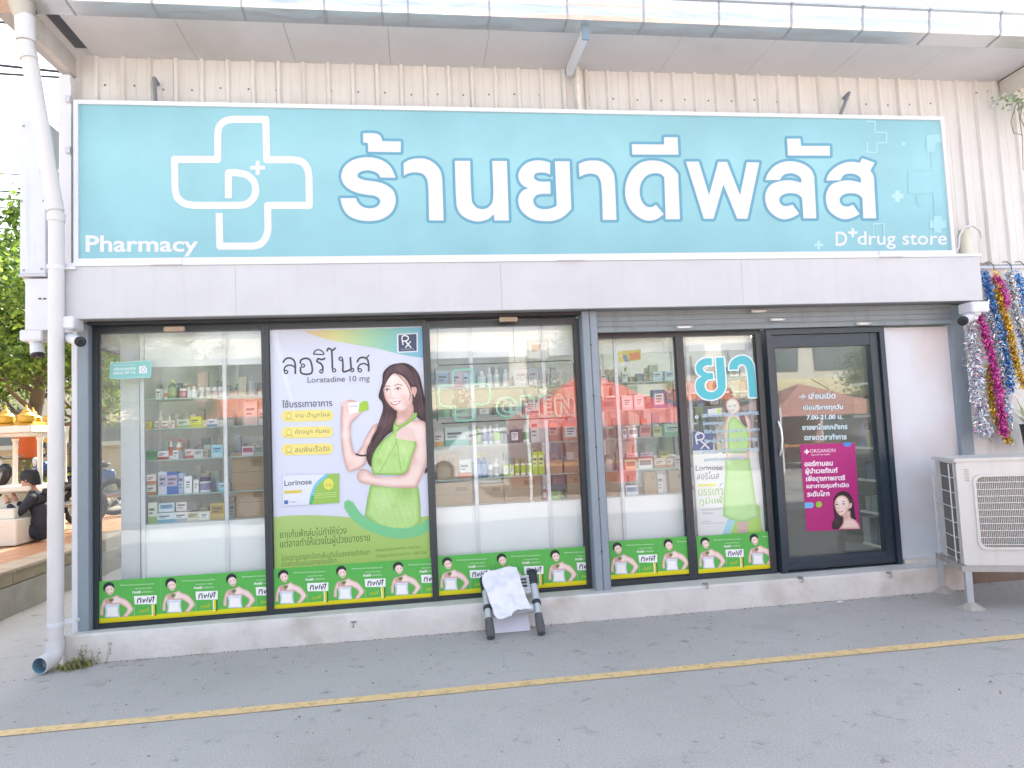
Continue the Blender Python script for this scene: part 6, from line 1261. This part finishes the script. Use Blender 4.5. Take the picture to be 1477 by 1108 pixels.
# orange cloth and a rainbow ribboned bundle on the trunk come with the tree
def blob(name, parts, m, par=None, sub=2, label=None):
    """skin-grown body: parts = list of (a, b) edges over joints {name: (pos, radius)}"""
def skin_body(name, joints, edges, m, par, root=0):
    me = bpy.data.meshes.new(name); me.from_pydata([j[0] for j in joints], edges, []); o = link(name, me)
    o.modifiers.new('skin', 'SKIN'); sv = me.skin_vertices[0].data
    for i, j in enumerate(joints):
        r_ = j[1] if isinstance(j[1], tuple) else (j[1], j[1]); sv[i].radius = r_; sv[i].use_root = (i == root)
    s_ = o.modifiers.new('sub', 'SUBSURF'); s_.levels = 2; s_.render_levels = 2
    bpy.context.view_layer.update(); dg = bpy.context.evaluated_depsgraph_get()
    m2 = bpy.data.meshes.new_from_object(o.evaluated_get(dg)); bpy.data.objects.remove(o); m2.materials.clear()
    for k in (m if isinstance(m, list) else [m]): m2.materials.append(k)
    m2.shade_smooth(); return link(name, m2, par)
sp_ = Pt(70, 778, z=TZ)
PE = thing('person', 'person in black jacket and dark jeans sitting on the terrace, hands near the face', 'person', (sp_.x, sp_.y, TZ))
JK = mat('black_jacket', '#34353c', .8, var=.15, vscale=12, bump=.4, bscale=20); JN = mat('dark_jeans', '#343c4c', .85, var=.12); SKN = mat('skin', '#c99a80', .55); HRB = mat('black_hair', '#1c1a1c', .5)
J = [((.0, 0, .11), (.15, .14)), ((-.03, 0, .28), (.145, .13)), ((-.09, 0, .44), (.155, .14)), ((-.14, 0, .54), (.10, .11)), ((-.17, 0, .60), .055), ((-.19, 0, .65), .052),
     ((-.12, -.17, .51), .065), ((-.24, -.21, .33), .05), ((-.40, -.11, .46), .036), ((-.12, .17, .51), .065), ((-.26, .20, .33), .05), ((-.41, .09, .47), .036),
     ((-.05, -.10, .09), .10), ((-.42, -.13, .27), .072), ((-.50, -.13, .02), .05), ((-.05, .10, .09), .10), ((-.45, .12, .26), .072), ((-.56, .12, .02), .05)]
E_ = [(0, 1), (1, 2), (2, 3), (3, 4), (4, 5), (3, 6), (6, 7), (7, 8), (3, 9), (9, 10), (10, 11), (0, 12), (12, 13), (13, 14), (0, 15), (15, 16), (16, 17)]
bd = skin_body('body', J, E_, [JK, JN, SKN], PE)
for p in bd.data.polygons:
    c = p.center; p.material_index = 1 if (c.z < .13 or (c.x < -.2 and c.z < .34 and not (abs(abs(c.y)-.2) < .075 and c.x > -.33 and c.z > .25))) else 0
    if c.z > .612 and c.x > -.3: p.material_index = 2
hd = MB()
hd.lathe([(.005, -.115), (.05, -.105), (.075, -.07), (.085, -.02), (.09, .03), (.085, .07), (.06, .105), (.02, .12), (.002, .122)], 0, 0, 18, 0)
hd.v = [(x*1.12-(.012 if z < -.02 else 0), y*.88, z) for x, y, z in hd.v]
hd.add([(-.095, -.012, -.03), (-.095, .012, -.03), (-.118, 0, -.035), (-.092, 0, .01)], [(0, 1, 2), (0, 2, 3), (1, 3, 2)])
h_ = hd.obj('head', SKN, PE, smooth=True); h_.location = (-.215, 0, .745); h_.rotation_euler = (0, R(-8), 0)
for sy_ in (-1, 1):
    MB().box(-.098, -.090, sy_*.035-.012, sy_*.035+.012, .008, .016).obj('eye', HRB, h_); MB().lathe([(.004, -.02), (.016, -.01), (.016, .01), (.004, .02)], .0, sy_*.08, 8, -.005).obj('ear', SKN, h_)
MB().box(-.088, -.080, -.02, .02, -.066, -.058).obj('mouth', mat('lips', '#a4605a', .5), h_)
hr = MB(); hr.lathe([(.10, -.03), (.104, .02), (.10, .07), (.075, .115), (.03, .137), (.002, .14)], 0, 0, 18, 0)
hr.v = [((x*1.10+.014) if x < 0 and z < .05 else x*1.14+.006, y*.93, z+(.035 if x < -.03 and z < .03 else (-.05 if x > .02 and z < 0 else 0))) for x, y, z in hr.v]
hr.obj('hair', HRB, h_, smooth=True)
for sy_, hx, hz in ((-1, -.40, .46), (1, -.41, .47)):
    base = Vector((hx, sy_*.10, hz)); skin_body('hand', [(tuple(base), .028), (tuple(base+Vector((-.03, -sy_*.02, .06))), .032)]+[(tuple(base+Vector((-.035-.004*k, -sy_*(.01+.016*(k-1.5)), .115+.004*(1.5-abs(k-1.5))))), .009) for k in range(4)]+[(tuple(base+Vector((.0, -sy_*.05, .08))), .010)], [(0, 1), (1, 2), (1, 3), (1, 4), (1, 5), (0, 6)], SKN, PE)
for sy_, fx in ((-1, -.50), (1, -.56)):
    q = MB().box(fx-.20, fx+.05, sy_*.125-.045, sy_*.125+.045, .0, .075); q.obj('shoe', BLACK, PE, bevel=.025, smooth=True)
skin_body('hood', [((-.02, -.09, .60), .04), ((.015, 0, .585), .05), ((-.02, .09, .60), .04)], [(0, 1), (1, 2)], JK, PE, 1)
# ---- motorbikes
def motorbike(label, x, y, z, rz, col):
    T = thing('motorbike', label, 'motorbike', (x, y, z), 'motorbikes parked behind the terrace', rz)
    for wx in (-.62, .60):
        n = 22; m_ = MB(); m_.tube([(wx+.26*math.cos(6.2832*k/n), 0, .30+.26*math.sin(6.2832*k/n)) for k in range(n+1)], .042, 8, False); w_ = m_.obj('wheel', mat('tyre', '#222222', .85), T, smooth=True)
        m_ = MB()
        for k in range(6): m_.tube([(wx, 0, .30), (wx+.22*math.cos(k*1.047), 0, .30+.22*math.sin(k*1.047))], .012, 5)
        m_.obj('spokes', STEEL, w_)
    pc = mat('bike_'+col.lstrip('#'), col, .25, spec=.6)
    skin_body('fairing', [((-.30, 0, .62), (.11, .10)), ((0, 0, .42), (.12, .10)), ((.30, 0, .60), (.10, .12)), ((.62, 0, .70), (.06, .09))], [(0, 1), (1, 2), (2, 3)], pc, T, 1)
    skin_body('front_cowl', [((-.36, 0, .95), (.09, .09)), ((-.44, 0, .70), (.07, .12)), ((-.60, 0, .56), (.06, .05))], [(0, 1), (1, 2)], pc, T, 1)
    skin_body('seat', [((-.02, 0, .76), (.09, .05)), ((.25, 0, .80), (.12, .055)), ((.55, 0, .84), (.10, .05))], [(0, 1), (1, 2)], BLACK, T, 1)
    MB().tube([(-.32, -.33, 1.04), (-.36, -.12, 1.02), (-.36, .12, 1.02), (-.32, .33, 1.04)], .016, 8).obj('handlebar', BLACK, T, smooth=True)
    for sy_ in (-1, 1): MB().tube([(-.36, sy_*.22, 1.03), (-.38, sy_*.28, 1.18)], .006, 5).box(-.40, -.37, sy_*.28-.06, sy_*.28+.06, 1.16, 1.24).obj('mirror', BLACK, T)
    MB().tube([(-.60, -.06, .30), (-.38, -.05, .9)], .022, 8).tube([(-.60, .06, .30), (-.38, .05, .9)], .022, 8).obj('fork', STEEL, T)
    MB().lathe([(.07, 0), (.08, .02), (.07, .05)], 0, 0, 14).obj('headlight', mat('lamp_clear', '#dfe6ea', .1), T).matrix_local = Matrix.Translation((-.46, 0, .93)) @ Matrix.Rotation(R(-90), 4, 'Y')
    MB().tube([(.2, -.12, .32), (.75, -.14, .38)], .045, 10).obj('exhaust', STEEL, T, smooth=True)
    return T
p = Pt(100, 735, y=6.2); motorbike('blue motorbike parked between the rain pipe and the shop corner', p.x-.15, 6.6, TZ, R(20), '#2f5f9e')
p = Pt(75, 745, y=5.6); motorbike('black motorbike parked just behind the seated person', p.x, 5.2, TZ, R(5), '#2a2b30')
p = Pt(90, 700, y=8.5); motorbike('dark red motorbike parked furthest back near the potted bush', p.x+.2, 8.6, TZ, R(-12), '#5c2a30')
# ---- trees
LEAF = [mat('leaf_green', '#6f8a38', .55), mat('leaf_light', '#93a848', .55), mat('leaf_dark', '#44602c', .6)]
for m in LEAF:
    b = m.node_tree.nodes['Principled BSDF']; t = m.node_tree; tr = t.nodes.new('ShaderNodeBsdfTranslucent'); tr.inputs[0].default_value = b.inputs['Base Color'].default_value
    mx = t.nodes.new('ShaderNodeMixShader'); mx.inputs[0].default_value = .4; t.links.new(b.outputs[0], mx.inputs[1]); t.links.new(tr.outputs[0], mx.inputs[2]); t.links.new(mx.outputs[0], t.nodes['Material Output'].inputs['Surface'])
BARK = mat('bark', '#7a6a58', .9, var=.25, vscale=6, bump=.8, bscale=14)
def crown_mesh(seed, n, rx, rz, leaf):
    rnd = random.Random(seed); q = MB(); cl = []
    for i in range(90):
        d = Vector((rnd.gauss(0, 1), rnd.gauss(0, 1), rnd.gauss(0, 1))).normalized()*rnd.uniform(.35, 1)
        cl.append((Vector((d.x*rx, d.y*rx, d.z*rz)), rnd.uniform(.25, .62)*rx*.45))
    for i in range(n):
        c, r_ = cl[rnd.randrange(len(cl))]; p = c+Vector((rnd.gauss(0, 1), rnd.gauss(0, 1), rnd.gauss(0, .7)))*r_*.55
        d = Vector((rnd.gauss(0, 1), rnd.gauss(0, 1), rnd.gauss(-.5, .7))).normalized()*leaf*rnd.uniform(.7, 1.3); s_ = d.cross(Vector((rnd.gauss(0, 1), rnd.gauss(0, 1), rnd.gauss(0, 1)))).normalized()*leaf*.28
        q.cur = rnd.choice([0, 0, 1, 2]); q.add([p, p+d*.5+s_, p+d, p+d*.5-s_], [(0, 1, 2, 3)])
    return q.mesh('crown', LEAF)
CR1, CR2 = crown_mesh(1, 26000, 2.6, 1.9, .11), crown_mesh(2, 22000, 2.4, 2.0, .10)
def tree(label, x, y, h, cr_, z0=TZ, lean=(0, 0), sc=1.0, r0=.16, group=None):
    T = thing('tree', label, 'tree', (x, y, z0), group)
    top = Vector((lean[0], lean[1], h)); m_ = MB(); rnd = random.Random(int(x*10))
    m_.tube([(0, 0, -.05), (0.02, 0, .3), (lean[0]*.3, lean[1]*.3, h*.45), (lean[0]*.6+.08, lean[1]*.6, h*.72), tuple(top)], [r0*1.5, r0*1.05, r0*.85, r0*.7, r0*.4], 12); m_.obj('trunk', BARK, T, smooth=True)
    for k in range(7):
        a = k*2.4; b0 = Vector((lean[0]*.6, lean[1]*.6, h*(.5+.06*k))); e = b0+Vector((math.cos(a)*1.5*sc, math.sin(a)*1.5*sc, .5+.25*k/2)); mid = b0.lerp(e, .5)+Vector((0, 0, -.12))
        MB().tube([b0, mid, e], [r0*.3, r0*.2, r0*.06], 8).obj('limb', BARK, T, smooth=True)
    c = link('crown', cr_, T); c.location = (lean[0], lean[1], h+.5*sc); c.scale = (sc, sc, sc); c.rotation_euler.z = rnd.uniform(0, 6)
    return T
p = Pt(36, 700, y=7.4); T1_ = tree('leafy tree with an orange cloth round its trunk behind the shrine', p.x, 7.4, 2.9, CR1, lean=(.15, .1), sc=1.0, r0=.15)
MB().lathe([(.19, 0), (.20, .1), (.185, .25), (.19, .42)], .03, .0, 14, 1.0).obj('orange_cloth', mat('orange_cloth', '#e0662c', .7), T1_, smooth=True)
for x, y, h, c_, s_, lab in ((-10.5, 9.5, 3.6, CR2, 1.15, 'broad leafy tree at the left edge beyond the shrine'), (-8.6, 13.5, 3.4, CR1, 1.1, 'leafy tree standing behind the tree with the orange cloth'), (-6.2, 12.0, 3.3, CR2, .8, 'leafy tree seen between the rain pipe and the shop corner'), (-13.5, 16, 4.6, CR2, 1.35, 'tall leafy tree furthest back under the power lines')):
    tree(lab, x, y, h, c_, sc=s_, r0=.14)
PB = thing('potted_bush', 'bright green bush in a pot beside the tree trunk', 'bush', (Pt(66, 700, y=7).x, 7.0, TZ))
MB().lathe([(.14, 0), (.2, .3), (.21, .32)], 0, 0, 14).obj('pot', mat('pot_cream', '#c9bda4', .7), PB, smooth=True)
q = MB(); rnd = random.Random(8)
for i in range(900):
    p = Vector((rnd.gauss(0, .16), rnd.gauss(0, .16), .55+rnd.gauss(0, .14))); d = Vector((rnd.gauss(0, 1), rnd.gauss(0, 1), rnd.gauss(.3, .7))).normalized()*.09; s_ = d.cross(Vector((rnd.gauss(0, 1), 1, 0))).normalized()*.02; q.cur = i % 2; q.add([p, p+d*.5+s_, p+d, p+d*.5-s_], [(0, 1, 2, 3)])
q.obj('bush_leaves', [LEAF[1], mat('leaf_lime', '#a8c83c', .5)], PB)
BW = thing('boundary_wall', 'low cream boundary wall running behind the trees', 'wall'); MB().box(-30, 2, 13.8, 14.0, 0, 1.55).obj('wall_panel', mat('cream_wall', '#d9cfb4', .8, var=.08), BW); MB().box(-30, 2, 13.75, 14.05, 1.55, 1.62).obj('wall_cap', mat('cream_cap', '#c9bea4', .8), BW)
FB = thing('far_building', 'long white building with a yellow panel behind the boundary wall', 'building')
MB().box(-40, -3, 20, 26, 0, 3.8).obj('building_wall', mat('far_white', '#d4d6d8', .7), FB)
p0, p1 = Pt(40, 655, y=19.9), Pt(62, 632, y=19.9); MB().box(p0.x-.1, p1.x+.6, 19.93, 19.99, p0.z-.4, p1.z).obj('yellow_panel', mat('yellow_panel', '#dcae3c', .6), FB)
for i in range(9): MB().box(-36+i*3.6, -34.6+i*3.6, 19.95, 19.995, 1.8, 3.0).obj('window', mat('far_window', '#5b6670', .2), FB)
MB().box(-40.5, -2.5, 19.5, 26.5, 3.8, 4.0).obj('building_roof', mat('far_roof', '#a3a6a8', .6), FB)
# ---- overhead cables
CBL = mat('cable_black', '#2b2c34', .6); n_ = 0
for (ya_, yb_, r_, yd) in ((30, 40, .014, 9), (92, 103, .014, 8), (106, 110, .012, 8), (250, 254, .007, 9), (275, 280, .009, 9), (286, 291, .010, 9), (299, 303, .007, 9), (318, 325, .010, 9.5), (328, 337, .008, 9.5), (348, 350, .009, 10), (366, 368, .008, 10)):
    a, b_ = Pt(-40, ya_-2, y=yd), Pt(108, yb_+3, y=yd); m_ = MB(); dd = (b_-a); pts = [a-dd*4+dd*k*.9+Vector((0, 0, .0)) for k in range(0, 7)]
    ORDC = ['highest', 'second highest', 'third highest', 'fourth', 'fifth', 'sixth', 'seventh', 'eighth', 'ninth', 'tenth', 'lowest']
    tag(m_.tube(pts, r_*1.7, 6).obj('overhead_cable', CBL), '%s overhead cable from the top against the sky at the left' % ORDC[n_] if 3 <= n_ < 10 else '%s overhead cable against the sky at the left' % ORDC[n_], 'cable', 'overhead cables at the left'); n_ += 1
m_ = MB().tube([P3(-40, 434, 6), P3(40, 442, 6), P3(112, 452, 5.5)], .014, 6); tag(m_.obj('overhead_cable', mat('cable_yellow', '#c9c08c', .6)), 'single pale yellow cable crossing in front of the trees', 'cable')
m_ = MB().tube([P3(1180, -16, .8), P3(1320, 3, .6), P3(1362, 9, .4)], .006, 6); tag(m_.obj('overhead_cable', CBL), 'thin grey cable above the gutter at the top right', 'cable')

# ================================================================== THE STREET BEHIND THE VIEWER (mirrored in the glass)
mir = lambda px, py, yy: (lambda p: Vector((p.x, yy, p.z)))(Pt(px, py, y=2*GY-yy))
def tent(label, yy, pk, el, er, ez, col):
    T = thing('market_tent', label, 'tent', group='market tents across the road')
    a = mir(*pk, yy); l_, r_ = mir(el, ez, yy), mir(er, ez, yy); z_ = (l_.z+r_.z)/2; dpt = (r_.x-l_.x)/2
    m = mat('tent_'+col.lstrip('#'), col, .7, var=.05); q = MB(); cx = (l_.x+r_.x)/2
    cs = [(l_.x, yy+dpt, z_), (r_.x, yy+dpt, z_), (r_.x, yy-dpt, z_), (l_.x, yy-dpt, z_)]
    q.add(cs+[(cx, yy, a.z)]+[(x, y, z-.28) for x, y, z in cs], [(0, 1, 4), (1, 2, 4), (2, 3, 4), (3, 0, 4), (0, 5, 6, 1), (1, 6, 7, 2), (2, 7, 8, 3), (3, 8, 5, 0)]); q.obj('canopy', m, T)
    q = MB(); q.add([(l_.x, yy-dpt+.02, z_-.25), (r_.x, yy-dpt+.02, z_-.25), (r_.x, yy-dpt+.02, .1), (l_.x, yy-dpt+.02, .1)], [(0, 1, 2, 3)]); q.obj('back_sheet', m, T)
    for x, y, z in cs: MB().box(x-.03, x+.03, y-.03, y+.03, 0, z).obj('tent_leg', TRIM, T)
    MB().box(l_.x+.4, r_.x-.4, yy+.2, yy+.9, .7, .78).obj('stall_table', mat('stall_cloth', '#b0703c', .8), T)
tent('red market tent across the road mirrored beside the grey post', -10, (845, 535), 745, 945, 598, '#e04a34')
tent('faded pink market tent across the road mirrored in the door', -14, (1147, 553), 1085, 1225, 588, '#c08a80')
def car(label, x, y, rz, col, L=4.5, H=1.65):
    T = thing('parked_car', label, 'car', (x, y, 0), 'cars parked across the road', rz)
    pr = [(-2.2,.35),(-2.25,.6),(-2.15,.95),(-1.3,1.05),(-.75,1.5),(.1,H),(1.3,H-.05),(1.95,1.15),(2.2,1.0),(2.25,.45),(2.1,.3)]
    o_ = cr(pr); q = MB(); ys = [-.88, -.80, .80, .88]; n = len(o_); vs = []
    for y_ in ys:
        e = abs(y_) > .85
        for (a, b_) in o_: vs.append((a*(.985 if e else 1), y_-(.16*(1 if y_ > 0 else -1) if b_ > 1.1 else 0), b_ if not e else .3+(b_-.3)*.97))
    q.add(vs, [(i*n+k, i*n+(k+1) % n, (i+1)*n+(k+1) % n, (i+1)*n+k) for i in range(3) for k in range(n)]+[tuple(range(n-1, -1, -1)), tuple(range(3*n, 4*n))])
    q.obj('car_body', mat('car_'+col.lstrip('#'), col, .22, metal=.2, spec=.7), T, smooth=True)
    for s_ in (-1, 1):
        q = MB(); y_ = s_*.735; q.add([(-1.0, y_, 1.08), (-.62, y_, 1.42), (.25, y_, H-.1), (.25, y_, 1.08)], [(0, 1, 2, 3) if s_ > 0 else (3, 2, 1, 0)]); q.add([(.32, y_, 1.08), (.32, y_, H-.1), (1.25, y_, H-.14), (1.7, y_, 1.12)], [(0, 1, 2, 3) if s_ > 0 else (3, 2, 1, 0)]); q.obj('side_window', mat('car_glass', '#20262a', .08, spec=.8), T)
        for wx in (-1.4, 1.4): m_ = MB(); m_.lathe([(.33, -.11), (.34, 0), (.33, .11)], 0, 0, 20); w_ = m_.obj('wheel', mat('tyre', '#222222', .85), T); w_.location = (wx, s_*.80, .34); w_.rotation_euler = (R(90), 0, 0); m_ = MB().lathe([(.2, -.12), (.21, .12)], 0, 0, 14); m_.obj('rim', STEEL, w_)
        MB().box(-2.2, -2.1, s_*.6-.15, s_*.6+.15, .72, .86).obj('headlight', mat('lamp_clear', '#dfe6ea', .1), T)
a = mir(275, 655, -8.5); car('dark grey car across the road mirrored in the left window', a.x, -8.5, R(4), '#3d4244')
a = mir(1290, 640, -11.5); car('silver car across the road mirrored in the door', a.x+1.2, -11.5, R(180), '#a8acb0')
a = mir(700, 660, -17); car('white car further off across the road', a.x, -17, R(2), '#d4d6d8')
SHO = thing('shophouse_row', 'long cream shophouse row with orange awnings on the far side of the road', 'building')
MB().box(-40, 40, -34, -26, 0, 6.2).obj('shop_wall', mat('shophouse_cream', '#c9c6bd', .8, var=.06, vscale=.5), SHO)
for i in range(16):
    x = -38+i*4.8; MB().box(x, x+3.9, -25.99, -25.9, 3.9, 5.3).obj('upper_window', mat('far_window', '#5b6670', .2), SHO); MB().box(x, x+4.2, -25.99, -25.92, .1, 2.4).obj('shop_front', mat('shop_front_dark', '#4f5458', .4), SHO)
    q = MB(); q.extr([(x-.2, -26, 3.5), (x-.2, -24.6, 2.9), (x-.2, -24.6, 2.6), (x-.2, -26, 2.75)], (4.7, 0, 0)); q.obj('awning', mat('awning_orange', '#dc6c34', .7) if i in (6, 10) else mat('awning_cream', '#dccfa8', .7), SHO)
for x, y, s_, lab in ((-9, -19, 1.1, 'leafy tree across the road mirrored at the left window edge'), (7.5, -20, 1.2, 'leafy tree across the road mirrored above the door'), (19, -18, 1.2, 'leafy tree far along the road behind the viewer')):
    tree(lab, x, y, 3.6, CR2, z0=0, sc=s_, r0=.16)
print('objects', len(bpy.data.objects), 'tris', sum(len(o.data.polygons) for o in bpy.data.objects if o.type == 'MESH'))
